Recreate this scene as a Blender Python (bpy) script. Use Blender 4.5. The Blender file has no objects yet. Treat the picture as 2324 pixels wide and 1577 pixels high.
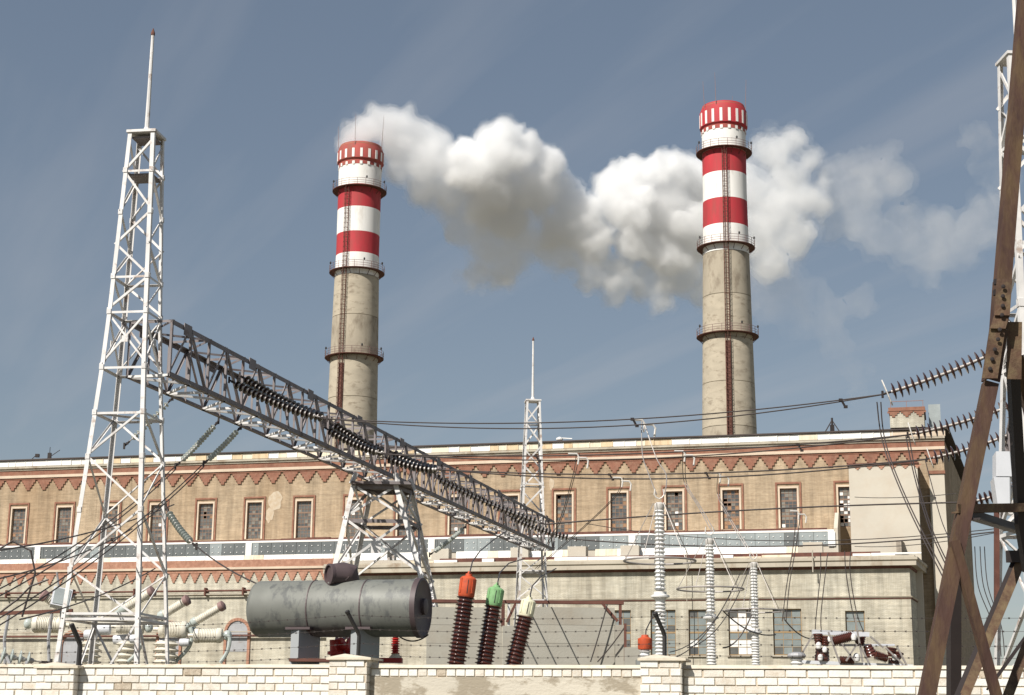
import bpy, bmesh, math, random
from mathutils import Vector, Matrix, noise as mnoise
R = math.radians
random.seed(7)
SC = bpy.context.scene
COL = SC.collection

# ------------------------------------------------------------------ camera
PITCH, ROLL, EYE, FOC = R(13.0), R(0.6), 1.6, 58.0
_f = Vector((0, math.cos(PITCH), math.sin(PITCH)))
_r0 = Vector((1, 0, 0)); _u0 = Vector((0, -math.sin(PITCH), math.cos(PITCH)))
_R = _r0 * math.cos(ROLL) + _u0 * math.sin(ROLL)
_U = _u0 * math.cos(ROLL) - _r0 * math.sin(ROLL)
CAM = Vector((0, 0, EYE))
cd = bpy.data.cameras.new('camera'); cam = bpy.data.objects.new('camera', cd); COL.objects.link(cam)
cd.lens = FOC; cd.sensor_width = 36.0; cd.sensor_fit = 'HORIZONTAL'; cd.clip_start = 0.1; cd.clip_end = 6000
mw = Matrix((_R, _U, -_f)).transposed().to_4x4(); mw.translation = CAM
cam.matrix_world = mw
SC.camera = cam

# ------------------------------------------------------------------ sky, sun, exposure
SUN_AZ, SUN_EL = 38.0, 43.0          # degrees left of straight behind the camera / above the horizon
sun_to = Vector((-math.sin(R(SUN_AZ)) * math.cos(R(SUN_EL)), -math.cos(R(SUN_AZ)) * math.cos(R(SUN_EL)), math.sin(R(SUN_EL))))
W = bpy.data.worlds.new('World'); SC.world = W; W.use_nodes = True
nt = W.node_tree; nt.nodes.clear()
def nd(t, typ, **k):
    n = t.nodes.new(typ)
    for a, b in k.items(): setattr(n, a, b)
    return n
sky = nd(nt, 'ShaderNodeTexSky', sky_type='NISHITA'); sky.sun_disc = False
sky.sun_elevation = R(SUN_EL)
sky.sun_rotation = math.atan2(sun_to.x, sun_to.y)
sky.air_density = 1.0; sky.dust_density = 0.25; sky.ozone_density = 1.0; sky.altitude = 100
hs = nd(nt, 'ShaderNodeHueSaturation'); hs.inputs['Hue'].default_value = 0.503; hs.inputs['Saturation'].default_value = 1.02; hs.inputs['Value'].default_value = 1.0
nt.links.new(sky.outputs[0], hs.inputs['Color'])
# thin cirrus streaks, laid out on a high flat layer of air
tc = nd(nt, 'ShaderNodeTexCoord'); sp = nd(nt, 'ShaderNodeSeparateXYZ'); nt.links.new(tc.outputs['Generated'], sp.inputs[0])
zc = nd(nt, 'ShaderNodeMath', operation='MAXIMUM'); zc.inputs[1].default_value = 0.05; nt.links.new(sp.outputs['Z'], zc.inputs[0])
dx = nd(nt, 'ShaderNodeMath', operation='DIVIDE'); dy = nd(nt, 'ShaderNodeMath', operation='DIVIDE')
for d_, o_ in ((dx, 'X'), (dy, 'Y')):
    nt.links.new(sp.outputs[o_], d_.inputs[0]); nt.links.new(zc.outputs[0], d_.inputs[1])
cb = nd(nt, 'ShaderNodeCombineXYZ'); nt.links.new(dx.outputs[0], cb.inputs[0]); nt.links.new(dy.outputs[0], cb.inputs[1])
mp0 = nd(nt, 'ShaderNodeMapping'); mp0.inputs['Rotation'].default_value = (0, 0, R(67)); nt.links.new(cb.outputs[0], mp0.inputs[0])
mp = nd(nt, 'ShaderNodeMapping'); mp.inputs['Scale'].default_value = (0.42, 3.4, 1); mp.inputs['Location'].default_value = (0.3, 1.15, 0)
nt.links.new(mp0.outputs[0], mp.inputs[0])
cz = nd(nt, 'ShaderNodeTexNoise'); cz.inputs['Scale'].default_value = 1.0; cz.inputs['Detail'].default_value = 5; cz.inputs['Roughness'].default_value = 0.5
nt.links.new(mp.outputs[0], cz.inputs['Vector'])
cr = nd(nt, 'ShaderNodeMapRange'); cr.inputs[1].default_value = 0.48; cr.inputs[2].default_value = 0.80; cr.inputs[3].default_value = 0; cr.inputs[4].default_value = 0.26
nt.links.new(cz.outputs[0], cr.inputs[0])
mx = nd(nt, 'ShaderNodeMixRGB'); mx.inputs[2].default_value = (3.6, 3.6, 3.75, 1)
gm = nd(nt, 'ShaderNodeGamma'); gm.inputs[1].default_value = 0.6; nt.links.new(hs.outputs[0], gm.inputs[0])      # hazy air: flatten the zenith-to-horizon contrast
nt.links.new(cr.outputs[0], mx.inputs[0]); nt.links.new(gm.outputs[0], mx.inputs[1])
bg = nd(nt, 'ShaderNodeBackground'); bg.inputs[1].default_value = 0.113
wo = nd(nt, 'ShaderNodeOutputWorld'); nt.links.new(mx.outputs[0], bg.inputs[0]); nt.links.new(bg.outputs[0], wo.inputs[0])
sl = bpy.data.lights.new('sun', 'SUN'); sl.energy = 5.0; sl.angle = R(0.5); sl.color = (1.0, 0.955, 0.88)
so = bpy.data.objects.new('sun', sl); COL.objects.link(so)
so.rotation_euler = (-sun_to).to_track_quat('-Z', 'Y').to_euler()
SC.view_settings.view_transform = 'Standard'; SC.view_settings.look = 'None'; SC.view_settings.gamma = 1; SC.view_settings.exposure = 0.32
SC.render.engine = 'CYCLES'
cy = SC.cycles; cy.max_bounces = 16; cy.diffuse_bounces = 3; cy.glossy_bounces = 3; cy.transmission_bounces = 4; cy.volume_bounces = 14; cy.transparent_max_bounces = 8
cy.use_denoising = True

# ------------------------------------------------------------------ survey helpers (2324-pixel-wide picture -> metres)
K = 2324 / 36.0 * FOC
def ray(px, py): return _f + _R * ((px - 1162) / K) + _U * ((788.5 - py) / K)
def at(px, py, Y):
    d = ray(px, py); return CAM + d * (Y / d.y)
def z_at(py, Y, px=1162): return at(px, py, Y).z
def proj(p):
    d = Vector(p) - CAM; w = d.dot(_f); return (1162 + K * d.dot(_R) / w, 788.5 - K * d.dot(_U) / w)

# ------------------------------------------------------------------ materials
MATS = {}
def mat(name, col, rough=0.8, metal=0.0, var=0.15, scale=3.0, col2=None, thr=0.58, soft=0.12, amt=1.0, bump=0.0, bscale=20, stretch=(1, 1, 1), spec=0.5, trans=0.0, detail=6):
    """principled surface: a tone wobble (var) plus an optional second colour in irregular patches (col2)"""
    m = bpy.data.materials.new(name); m.use_nodes = True; t = m.node_tree; b = t.nodes['Principled BSDF']
    b.inputs['Roughness'].default_value = rough; b.inputs['Metallic'].default_value = metal
    b.inputs['Specular IOR Level'].default_value = spec
    if trans: b.inputs['Transmission Weight'].default_value = trans
    tcn = nd(t, 'ShaderNodeTexCoord'); mpn = nd(t, 'ShaderNodeMapping'); mpn.inputs['Scale'].default_value = stretch
    t.links.new(tcn.outputs['Object'], mpn.inputs[0])
    oi = nd(t, 'ShaderNodeObjectInfo')
    vm = nd(t, 'ShaderNodeVectorMath', operation='SCALE'); vm.inputs['Scale'].default_value = 7.0
    cx = nd(t, 'ShaderNodeCombineXYZ'); t.links.new(oi.outputs['Random'], cx.inputs[0]); t.links.new(oi.outputs['Random'], cx.inputs[2]); t.links.new(cx.outputs[0], vm.inputs[0])
    ad = nd(t, 'ShaderNodeVectorMath', operation='ADD'); t.links.new(mpn.outputs[0], ad.inputs[0]); t.links.new(vm.outputs[0], ad.inputs[1])
    n1 = nd(t, 'ShaderNodeTexNoise'); n1.inputs['Scale'].default_value = scale; n1.inputs['Detail'].default_value = detail; n1.inputs['Roughness'].default_value = 0.62
    t.links.new(ad.outputs[0], n1.inputs['Vector'])
    mr = nd(t, 'ShaderNodeMapRange'); mr.inputs[1].default_value = 0.25; mr.inputs[2].default_value = 0.75; mr.inputs[3].default_value = 1 - var; mr.inputs[4].default_value = 1 + var
    t.links.new(n1.outputs[0], mr.inputs[0])
    mul = nd(t, 'ShaderNodeMixRGB', blend_type='MULTIPLY'); mul.inputs[0].default_value = 1; mul.inputs[1].default_value = (*col, 1)
    t.links.new(mr.outputs[0], mul.inputs[2])
    out = mul.outputs[0]
    if col2:
        n2 = nd(t, 'ShaderNodeTexNoise'); n2.inputs['Scale'].default_value = scale * 1.7; n2.inputs['Detail'].default_value = 7; n2.inputs['Roughness'].default_value = 0.65
        t.links.new(ad.outputs[0], n2.inputs['Vector'])
        r2 = nd(t, 'ShaderNodeMapRange'); r2.inputs[1].default_value = thr - soft; r2.inputs[2].default_value = thr + soft; r2.inputs[4].default_value = amt
        t.links.new(n2.outputs[0], r2.inputs[0])
        mxx = nd(t, 'ShaderNodeMixRGB'); mxx.inputs[2].default_value = (*col2, 1)
        t.links.new(r2.outputs[0], mxx.inputs[0]); t.links.new(out, mxx.inputs[1]); out = mxx.outputs[0]
    t.links.new(out, b.inputs['Base Color'])
    if bump:
        n3 = nd(t, 'ShaderNodeTexNoise'); n3.inputs['Scale'].default_value = bscale; n3.inputs['Detail'].default_value = 4
        t.links.new(ad.outputs[0], n3.inputs['Vector'])
        bp = nd(t, 'ShaderNodeBump'); bp.inputs['Strength'].default_value = bump; bp.inputs['Distance'].default_value = 0.02
        t.links.new(n3.outputs[0], bp.inputs['Height']); t.links.new(bp.outputs[0], b.inputs['Normal'])
    MATS[name] = m; return m

def brick_mat(name, c1, c2, mortar, bw=0.26, bh=0.075, ms=0.010, dirt=None, thr=0.6, amt=0.6, dscale=0.25, vert=None):
    """brick masonry for surfaces too far away to pick bricks apart; local x along the wall, z up"""
    m = bpy.data.materials.new(name); m.use_nodes = True; t = m.node_tree; b = t.nodes['Principled BSDF']; b.inputs['Roughness'].default_value = 0.92
    b.inputs['Specular IOR Level'].default_value = 0.2
    tcn = nd(t, 'ShaderNodeTexCoord'); s = nd(t, 'ShaderNodeSeparateXYZ'); c = nd(t, 'ShaderNodeCombineXYZ')
    t.links.new(tcn.outputs['Object'], s.inputs[0])
    sm = nd(t, 'ShaderNodeMath', operation='ADD'); t.links.new(s.outputs['X'], sm.inputs[0]); t.links.new(s.outputs['Y'], sm.inputs[1])
    t.links.new(sm.outputs[0], c.inputs[0]); t.links.new(s.outputs['Z'], c.inputs[1])
    br = nd(t, 'ShaderNodeTexBrick'); br.inputs['Color1'].default_value = (*c1, 1); br.inputs['Color2'].default_value = (*c2, 1); br.inputs['Mortar'].default_value = (*mortar, 1)
    br.inputs['Scale'].default_value = 1; br.inputs['Brick Width'].default_value = bw; br.inputs['Row Height'].default_value = bh; br.inputs['Mortar Size'].default_value = ms; br.inputs['Bias'].default_value = 0.0
    t.links.new(c.outputs[0], br.inputs['Vector'])
    n1 = nd(t, 'ShaderNodeTexNoise'); n1.inputs['Scale'].default_value = 0.9; n1.inputs['Detail'].default_value = 8; n1.inputs['Roughness'].default_value = 0.7
    t.links.new(tcn.outputs['Object'], n1.inputs['Vector'])
    mr = nd(t, 'ShaderNodeMapRange'); mr.inputs[1].default_value = 0.3; mr.inputs[2].default_value = 0.7; mr.inputs[3].default_value = 0.80; mr.inputs[4].default_value = 1.16
    t.links.new(n1.outputs[0], mr.inputs[0])
    mul = nd(t, 'ShaderNodeMixRGB', blend_type='MULTIPLY'); mul.inputs[0].default_value = 1
    t.links.new(br.outputs[0], mul.inputs[1]); t.links.new(mr.outputs[0], mul.inputs[2]); out = mul.outputs[0]
    if dirt:
        mp_ = nd(t, 'ShaderNodeMapping'); mp_.inputs['Scale'].default_value = (1, 1, 0.45); t.links.new(tcn.outputs['Object'], mp_.inputs[0])
        n2 = nd(t, 'ShaderNodeTexNoise'); n2.inputs['Scale'].default_value = dscale; n2.inputs['Detail'].default_value = 7; n2.inputs['Roughness'].default_value = 0.6
        t.links.new(mp_.outputs[0], n2.inputs['Vector'])
        r2 = nd(t, 'ShaderNodeMapRange'); r2.inputs[1].default_value = thr - 0.12; r2.inputs[2].default_value = thr + 0.12; r2.inputs[4].default_value = amt
        t.links.new(n2.outputs[0], r2.inputs[0])
        mxx = nd(t, 'ShaderNodeMixRGB'); mxx.inputs[2].default_value = (*dirt, 1)
        t.links.new(r2.outputs[0], mxx.inputs[0]); t.links.new(out, mxx.inputs[1]); out = mxx.outputs[0]
    mps = nd(t, 'ShaderNodeMapping'); mps.inputs['Scale'].default_value = (1.6, 1.6, 0.10); t.links.new(tcn.outputs['Object'], mps.inputs[0])
    ns_ = nd(t, 'ShaderNodeTexNoise'); ns_.inputs['Scale'].default_value = 1.0; ns_.inputs['Detail'].default_value = 6; ns_.inputs['Roughness'].default_value = 0.65; t.links.new(mps.outputs[0], ns_.inputs['Vector'])
    rs_ = nd(t, 'ShaderNodeMapRange'); rs_.inputs[1].default_value = 0.42; rs_.inputs[2].default_value = 0.72; rs_.inputs[3].default_value = 1.0; rs_.inputs[4].default_value = 0.60; t.links.new(ns_.outputs[0], rs_.inputs[0])
    mpc = nd(t, 'ShaderNodeMapping'); mpc.inputs['Scale'].default_value = (0.35, 0.35, 4.5); t.links.new(tcn.outputs['Object'], mpc.inputs[0])      # uneven courses
    nc_ = nd(t, 'ShaderNodeTexNoise'); nc_.inputs['Scale'].default_value = 1.0; nc_.inputs['Detail'].default_value = 5; nc_.inputs['Roughness'].default_value = 0.75; t.links.new(mpc.outputs[0], nc_.inputs['Vector'])
    rc_ = nd(t, 'ShaderNodeMapRange'); rc_.inputs[1].default_value = 0.35; rc_.inputs[2].default_value = 0.65; rc_.inputs[3].default_value = 0.82; rc_.inputs[4].default_value = 1.14; t.links.new(nc_.outputs[0], rc_.inputs[0])
    mc_ = nd(t, 'ShaderNodeMixRGB', blend_type='MULTIPLY'); mc_.inputs[0].default_value = 1; t.links.new(out, mc_.inputs[1]); t.links.new(rc_.outputs[0], mc_.inputs[2]); out = mc_.outputs[0]
    ms_ = nd(t, 'ShaderNodeMixRGB', blend_type='MULTIPLY'); ms_.inputs[0].default_value = 1; t.links.new(out, ms_.inputs[1]); t.links.new(rs_.outputs[0], ms_.inputs[2]); out = ms_.outputs[0]
    t.links.new(out, b.inputs['Base Color'])
    MATS[name] = m; return m

mat('white_steel', (0.64, 0.62, 0.605), 0.6, 0.0, 0.18, 1.5, (0.30, 0.20, 0.145), 0.615, 0.05, 0.75)
mat('beam_steel', (0.195, 0.170, 0.170), 0.6, 0.1, 0.3, 1.0, (0.11, 0.055, 0.04), 0.62, 0.1, 0.8)
mat('grey_steel', (0.36, 0.36, 0.37), 0.55, 0.2, 0.15, 1.5, (0.20, 0.12, 0.08), 0.66, 0.08, 0.7)
mat('rust_pylon', (0.056, 0.025, 0.017), 0.8, 0.05, 0.45, 3.2, (0.105, 0.064, 0.028), 0.53, 0.12, 0.8, bump=0.3, bscale=30, stretch=(1, 1, 0.35))
mat('rust_plate', (0.085, 0.045, 0.026), 0.8, 0.1, 0.4, 5, (0.165, 0.118, 0.060), 0.55, 0.12, 0.8, bump=0.3, bscale=40)
mat('dark_steel', (0.028, 0.020, 0.019), 0.6, 0.2, 0.2)
mat('rust_dark', (0.11, 0.042, 0.030), 0.8, 0.1, 0.3, 1.0, (0.18, 0.075, 0.05), 0.6, 0.15)
mat('wire', (0.060, 0.048, 0.045), 0.5, 0.3, 0.1)
mat('pale_wire', (0.33, 0.30, 0.28), 0.5, 0.3, 0.1)
mat('disc_dark', (0.025, 0.014, 0.012), 0.12, 0, 0.1, spec=0.8)
mat('disc_brown', (0.055, 0.025, 0.022), 0.15, 0, 0.15, spec=0.7)
mat('disc_glass', (0.44, 0.48, 0.45), 0.12, 0, 0.1, spec=0.7)
mat('fitting', (0.60, 0.57, 0.53), 0.5, 0.1, 0.15)
mat('disc_cap', (0.50, 0.46, 0.43), 0.4, 0.1, 0.15)
mat('brown_porcelain', (0.075, 0.022, 0.015), 0.24, 0, 0.15, 6, spec=0.8)
mat('white_porcelain', (0.70, 0.69, 0.67), 0.3, 0, 0.08, 3, (0.48, 0.45, 0.42), 0.62, 0.1, 0.6)
mat('cream_porcelain', (0.66, 0.62, 0.53), 0.45, 0, 0.12, 3, (0.42, 0.36, 0.26), 0.62, 0.1, 0.6)
mat('red_cap', (0.50, 0.075, 0.022), 0.65, 0, 0.22, 6, (0.28, 0.06, 0.03), 0.58, 0.08, 0.75)
mat('green_cap', (0.20, 0.39, 0.17), 0.65, 0, 0.22, 6, (0.13, 0.24, 0.11), 0.58, 0.08, 0.7)
mat('yellow_cap', (0.68, 0.65, 0.47), 0.65, 0, 0.15, 6, (0.42, 0.36, 0.22), 0.60, 0.08, 0.7)
mat('tank_paint', (0.165, 0.168, 0.150), 0.55, 0.1, 0.14, 3.0, (0.085, 0.088, 0.086), 0.555, 0.05, 0.8, stretch=(1, 1, 0.5))
mat('tank_dark', (0.085, 0.060, 0.062), 0.55, 0.1, 0.25, 2)
mat('support_paint', (0.34, 0.355, 0.36), 0.6, 0.1, 0.08, 2)
mat('panel_concrete', (0.35, 0.33, 0.28), 0.95, 0, 0.12, 0.8, (0.29, 0.24, 0.18), 0.60, 0.12, 0.6, bump=0.2)
mat('chimney_concrete', (0.42, 0.365, 0.28), 0.95, 0, 0.16, 0.35, (0.23, 0.185, 0.135), 0.60, 0.07, 0.8, stretch=(1, 1, 2.2), bump=0.15, bscale=3)
mat('chimney_concrete_b', (0.375, 0.325, 0.25), 0.95, 0, 0.16, 0.35, (0.21, 0.17, 0.125), 0.57, 0.08, 0.85, stretch=(1, 1, 0.5), bump=0.15, bscale=3)
mat('chimney_white', (0.80, 0.78, 0.74), 0.8, 0, 0.07, 0.5, (0.50, 0.44, 0.38), 0.64, 0.10, 0.7, stretch=(1, 1, 0.22))
mat('chimney_red', (0.43, 0.030, 0.040), 0.75, 0, 0.18, 0.5, (0.30, 0.050, 0.045), 0.57, 0.12, 0.8, stretch=(1, 1, 0.22))
mat('chimney_red_faded', (0.37, 0.070, 0.058), 0.8, 0, 0.22, 0.5, (0.24, 0.085, 0.06), 0.55, 0.12, 0.8, stretch=(1, 1, 0.3))
mat('chimney_rim', (0.36, 0.21, 0.12), 0.9, 0, 0.2, 0.4, (0.20, 0.12, 0.08), 0.6)
mat('rail_steel', (0.24, 0.15, 0.14), 0.7, 0.1, 0.2)
brick_mat('tan_brick', (0.46, 0.350, 0.235), (0.38, 0.280, 0.180), (0.42, 0.35, 0.26), dirt=(0.30, 0.195, 0.110), thr=0.56, amt=0.6, dscale=0.12)
brick_mat('pale_brick', (0.64, 0.615, 0.525), (0.55, 0.52, 0.43), (0.42, 0.37, 0.28), ms=.014, dirt=(0.34, 0.28, 0.20), thr=0.60, amt=0.5, dscale=0.2)
brick_mat('grey_brick', (0.42, 0.36, 0.30), (0.36, 0.31, 0.25), (0.33, 0.28, 0.22), dirt=(0.25, 0.2, 0.15), thr=0.60, amt=0.5, dscale=0.2)
mat('red_brick', (0.235, 0.105, 0.068), 0.92, 0, 0.3, 1.6, (0.31, 0.185, 0.125), 0.58, 0.12, 0.6)
mat('pink_brick', (0.33, 0.165, 0.110), 0.92, 0, 0.22, 1.6, (0.50, 0.29, 0.20), 0.56, 0.12, 0.7)
mat('cream_stone', (0.58, 0.47, 0.36), 0.9, 0, 0.15, 0.8)
mat('plaster', (0.52, 0.475, 0.40), 0.95, 0, 0.08, 0.35, (0.48, 0.40, 0.31), 0.60, 0.15, 0.6)
mat('worn_patch', (0.50, 0.425, 0.325), 0.95, 0, 0.12, 1.5, (0.43, 0.325, 0.22), 0.52, 0.12, 0.9)
mat('cornice', (0.43, 0.385, 0.31), 0.92, 0, 0.2, 0.5, (0.22, 0.14, 0.08), 0.62, 0.10, 0.85, stretch=(1, 1, 0.5))
mat('sheet_white', (0.82, 0.80, 0.76), 0.45, 0.0, 0.06, 0.8)
mat('sheet_tan', (0.60, 0.47, 0.30), 0.6, 0, 0.2, 0.8, (0.38, 0.20, 0.08), 0.62, 0.12, 0.7, stretch=(2, 1, 0.5))
mat('sheet_cream', (0.70, 0.62, 0.48), 0.6, 0, 0.12, 0.8, (0.50, 0.34, 0.17), 0.64, 0.12, 0.6, stretch=(2, 1, 0.5))
mat('roof_felt', (0.07, 0.055, 0.05), 0.95, 0, 0.3, 0.6)
mat('glazing', (0.14, 0.15, 0.15), 0.28, 0.0, 0.25, 0.7, spec=0.6)
mat('glazing_light', (0.30, 0.33, 0.33), 0.3, 0.0, 0.2, 0.7, spec=0.6)
mat('pane_dark', (0.075, 0.078, 0.078), 0.2, 0, 0.3, 1.5, spec=0.7)
mat('pane_mid', (0.115, 0.115, 0.108), 0.25, 0, 0.3, 1.5, spec=0.6)
mat('pane_pale', (0.19, 0.18, 0.155), 0.3, 0, 0.25, 1.5)
mat('pane_sky', (0.21, 0.235, 0.23), 0.2, 0, 0.2, 1.5, spec=0.6)
mat('pane_bright', (0.72, 0.72, 0.70), 0.25, 0, 0.1, 1.5)
mat('pane_board', (0.27, 0.155, 0.085), 0.8, 0, 0.25, 1.5)
mat('frame_paint', (0.20, 0.125, 0.085), 0.7, 0, 0.2)
mat('frame_ochre', (0.30, 0.20, 0.10), 0.7, 0, 0.2)
mat('interior', (0.03, 0.028, 0.026), 0.95, 0, 0.2)
mat('ground', (0.18, 0.15, 0.11), 0.98, 0, 0.25, 0.2, (0.10, 0.12, 0.05), 0.55, 0.12, 0.8, bump=0.5, bscale=3)
mat('silicate_brick_c', (0.50, 0.43, 0.34), 0.93, 0, 0.2, 6, (0.32, 0.25, 0.18), 0.55, 0.1, 0.8, bump=0.5, bscale=50)
mat('silicate_brick', (0.70, 0.69, 0.65), 0.9, 0, 0.13, 5, (0.60, 0.53, 0.43), 0.66, 0.10, 0.6, bump=0.3, bscale=60)
mat('silicate_brick_b', (0.64, 0.60, 0.53), 0.9, 0, 0.14, 5, (0.46, 0.37, 0.27), 0.58, 0.10, 0.6, bump=0.3, bscale=60)
mat('mortar', (0.52, 0.44, 0.34), 0.97, 0, 0.15, 6, bump=0.3, bscale=50)
mat('wall_render', (0.52, 0.475, 0.395), 0.95, 0, 0.10, 1.2, (0.30, 0.255, 0.19), 0.515, 0.03, 0.9, bump=0.3, bscale=25, stretch=(0.8, 1, 1.5))
mat('cap_concrete', (0.62, 0.55, 0.44), 0.95, 0, 0.15, 3, (0.38, 0.28, 0.19), 0.62, 0.1, 0.7, bump=0.3)
mat('red_enamel', (0.50, 0.035, 0.030), 0.4, 0, 0.2, 4)
mat('box_grey', (0.62, 0.63, 0.66), 0.5, 0.1, 0.06, 1.5)
mat('lamp_black', (0.02, 0.018, 0.018), 0.6)
mat('transformer_paint', (0.24, 0.25, 0.24), 0.6, 0.1, 0.15)

# ------------------------------------------------------------------ mesh builder
class MB:
    def __init__(s): s.v = []; s.f = []
    def add(s, vs, fs):
        o = len(s.v); s.v += [Vector(p) for p in vs]; s.f += [tuple(i + o for i in q) for q in fs]; return s
    def box(s, c, size, M=None):
        c = Vector(c); h = Vector(size) / 2; vs = []
        for x in (-1, 1):
            for y in (-1, 1):
                for z in (-1, 1):
                    p = Vector((x * h.x, y * h.y, z * h.z)); vs.append(c + (M @ p if M else p))
        return s.add(vs, [(0, 1, 3, 2), (4, 6, 7, 5), (0, 4, 5, 1), (2, 3, 7, 6), (0, 2, 6, 4), (1, 5, 7, 3)])
    def prof(s, p0, p1, poly, a, b):
        """extrude a closed 2-D outline (in axes a, b) from p0 to p1"""
        p0 = Vector(p0); p1 = Vector(p1); n = len(poly)
        vs = [p0 + a * x + b * y for x, y in poly] + [p1 + a * x + b * y for x, y in poly]
        fs = [(i, (i + 1) % n, n + (i + 1) % n, n + i) for i in range(n)] + [tuple(range(n - 1, -1, -1)), tuple(range(n, 2 * n))]
        return s.add(vs, fs)
    def ell(s, p0, p1, w, t, a, b):
        """angle iron: flanges along a and b"""
        d = (Vector(p1) - Vector(p0)).normalized(); a = (a - d * a.dot(d)).normalized(); b = (b - d * b.dot(d)); b = (b - a * b.dot(a)).normalized()
        return s.prof(p0, p1, [(0, 0), (w, 0), (w, t), (t, t), (t, w), (0, w)], a, b)
    def bar(s, p0, p1, w, h=None, up=Vector((0, 0, 1))):
        h = h or w; d = (Vector(p1) - Vector(p0)).normalized()
        if abs(d.dot(up)) > 0.98: up = Vector((0, 1, 0))
        a = d.cross(up).normalized(); b = a.cross(d)
        return s.prof(p0, p1, [(-w / 2, -h / 2), (w / 2, -h / 2), (w / 2, h / 2), (-w / 2, h / 2)], a, b)
    def tube(s, pts, r, n=6, cap=True):
        pts = [Vector(p) for p in pts]; rings = []; o = len(s.v); m = len(pts)
        rr = r if isinstance(r, (list, tuple)) else [r] * m
        a = None
        for i, p in enumerate(pts):
            d = (pts[min(i + 1, m - 1)] - pts[max(i - 1, 0)]).normalized()
            if a is None:
                q = Vector((0, 0, 1)) if abs(d.z) < 0.9 else Vector((1, 0, 0)); a = d.cross(q).normalized()
            a = (a - d * a.dot(d)).normalized(); b = d.cross(a)
            for k in range(n):
                t = 2 * math.pi * k / n; s.v.append(p + (a * math.cos(t) + b * math.sin(t)) * rr[i])
        for i in range(m - 1):
            for k in range(n):
                k2 = (k + 1) % n; s.f.append((o + i * n + k, o + i * n + k2, o + (i + 1) * n + k2, o + (i + 1) * n + k))
        if cap: s.f.append(tuple(o + k for k in range(n - 1, -1, -1))); s.f.append(tuple(o + (m - 1) * n + k for k in range(n)))
        return s
    def lathe(s, p0, ax, prof, n=16, cap=True):
        """turn (radius, distance along axis) about the axis ax from p0"""
        p0 = Vector(p0); ax = Vector(ax).normalized(); q = Vector((0, 0, 1)) if abs(ax.z) < 0.9 else Vector((1, 0, 0))
        a = ax.cross(q).normalized(); b = ax.cross(a); o = len(s.v); m = len(prof)
        for r, h in prof:
            for k in range(n):
                t = 2 * math.pi * k / n; s.v.append(p0 + ax * h + (a * math.cos(t) + b * math.sin(t)) * r)
        for i in range(m - 1):
            for k in range(n):
                k2 = (k + 1) % n; s.f.append((o + i * n + k, o + i * n + k2, o + (i + 1) * n + k2, o + (i + 1) * n + k))
        if cap: s.f.append(tuple(o + k for k in range(n - 1, -1, -1))); s.f.append(tuple(o + (m - 1) * n + k for k in range(n)))
        return s
    def mesh(s, name, smooth=False, M=None):
        me = bpy.data.meshes.new(name); me.from_pydata([tuple(M @ p if M else p) for p in s.v], [], s.f)
        bm = bmesh.new(); bm.from_mesh(me); bmesh.ops.recalc_face_normals(bm, faces=bm.faces); bm.to_mesh(me); bm.free()
        if smooth:
            for p in me.polygons: p.use_smooth = True
            try: me.set_sharp_from_angle(angle=R(40))
            except Exception: pass
        return me
WM = {}                                             # object -> world matrix as placed
def link(o, parent, M=None):
    COL.objects.link(o); M = M or Matrix.Identity(4)
    if parent is not None: o.parent = parent; WM[o] = WM[parent] @ M
    else: WM[o] = M
    o.matrix_local = M if parent is not None else M
    return o
def part(name, mb, m, parent=None, world=True, smooth=False, label=None):
    """a mesh; vertices are world coordinates (world=True) or those of the parent"""
    inv = WM[parent].inverted() if (parent is not None and world) else None
    me = mb.mesh(name, smooth, inv); me.materials.append(MATS[m])
    o = bpy.data.objects.new(name, me); link(o, parent)
    if label: o['label'] = label
    return o
def inst(name, me, parent, M):
    """another object on the same mesh, at matrix M in the parent's space"""
    o = bpy.data.objects.new(name, me); return link(o, parent, M)
def tag(o, label, cat, group=None, kind='thing'):
    o['label'] = label; o['category'] = cat
    if group: o['group'] = group
    if kind: o['kind'] = kind
    return o
def thing(name, loc, label, cat, group=None, rz=0.0):
    o = bpy.data.objects.new(name, None); o.empty_display_size = 0.3
    link(o, None, Matrix.Translation(Vector(loc)) @ Matrix.Rotation(rz, 4, 'Z')); return tag(o, label, cat, group)
def struct(o): o['kind'] = 'structure'; return o
def lerp(a, b, t): return a + (b - a) * t
def sag(p0, p1, s, n=14):
    p0 = Vector(p0); p1 = Vector(p1); return [p0.lerp(p1, i / n) - Vector((0, 0, 4 * s * (i / n) * (1 - i / n))) for i in range(n + 1)]
X, Y_, Z = Vector((1, 0, 0)), Vector((0, 1, 0)), Vector((0, 0, 1))

# ------------------------------------------------------------------ ground
g = MB(); g.add([(-3000, -600, 0), (3000, -600, 0), (3000, 4000, 0), (-3000, 4000, 0)], [(0, 1, 2, 3)])
struct(part('ground', g, 'ground'))

# ================================================================== power station building
PSI = R(15.0)
E_, N_ = Vector((math.cos(PSI), -math.sin(PSI), 0)), Vector((-math.sin(PSI), -math.cos(PSI), 0))
BP = Vector((0, 140, 0))
def fac(px, py, off=0.0):
    """picture point -> (u along the facade, z) on the wall plane that stands `off` metres in front of the upper wall"""
    d = ray(px, py); t = (off - N_.dot(CAM - BP)) / N_.dot(d); p = CAM + d * t; return E_.dot(p - BP), p.z
def fz(py, off=0.0, px=1410): return fac(px, py, off)[1]
def fu(px, off=0.0, py=1150): return fac(px, py, off)[0]
bld = thing('power_station_building', BP, 'long tan brick power station hall with stepped red frieze, behind the switchyard', 'building', rz=-PSI)
def B(name, mb, m, parent=bld, **k): return part(name, mb, m, parent, world=False, **k)
def slab(mb, u0, u1, v0, v1, z0, z1): return mb.box(((u0 + u1) / 2, (v0 + v1) / 2, (z0 + z1) / 2), (u1 - u0, v1 - v0, z1 - z0))
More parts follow.
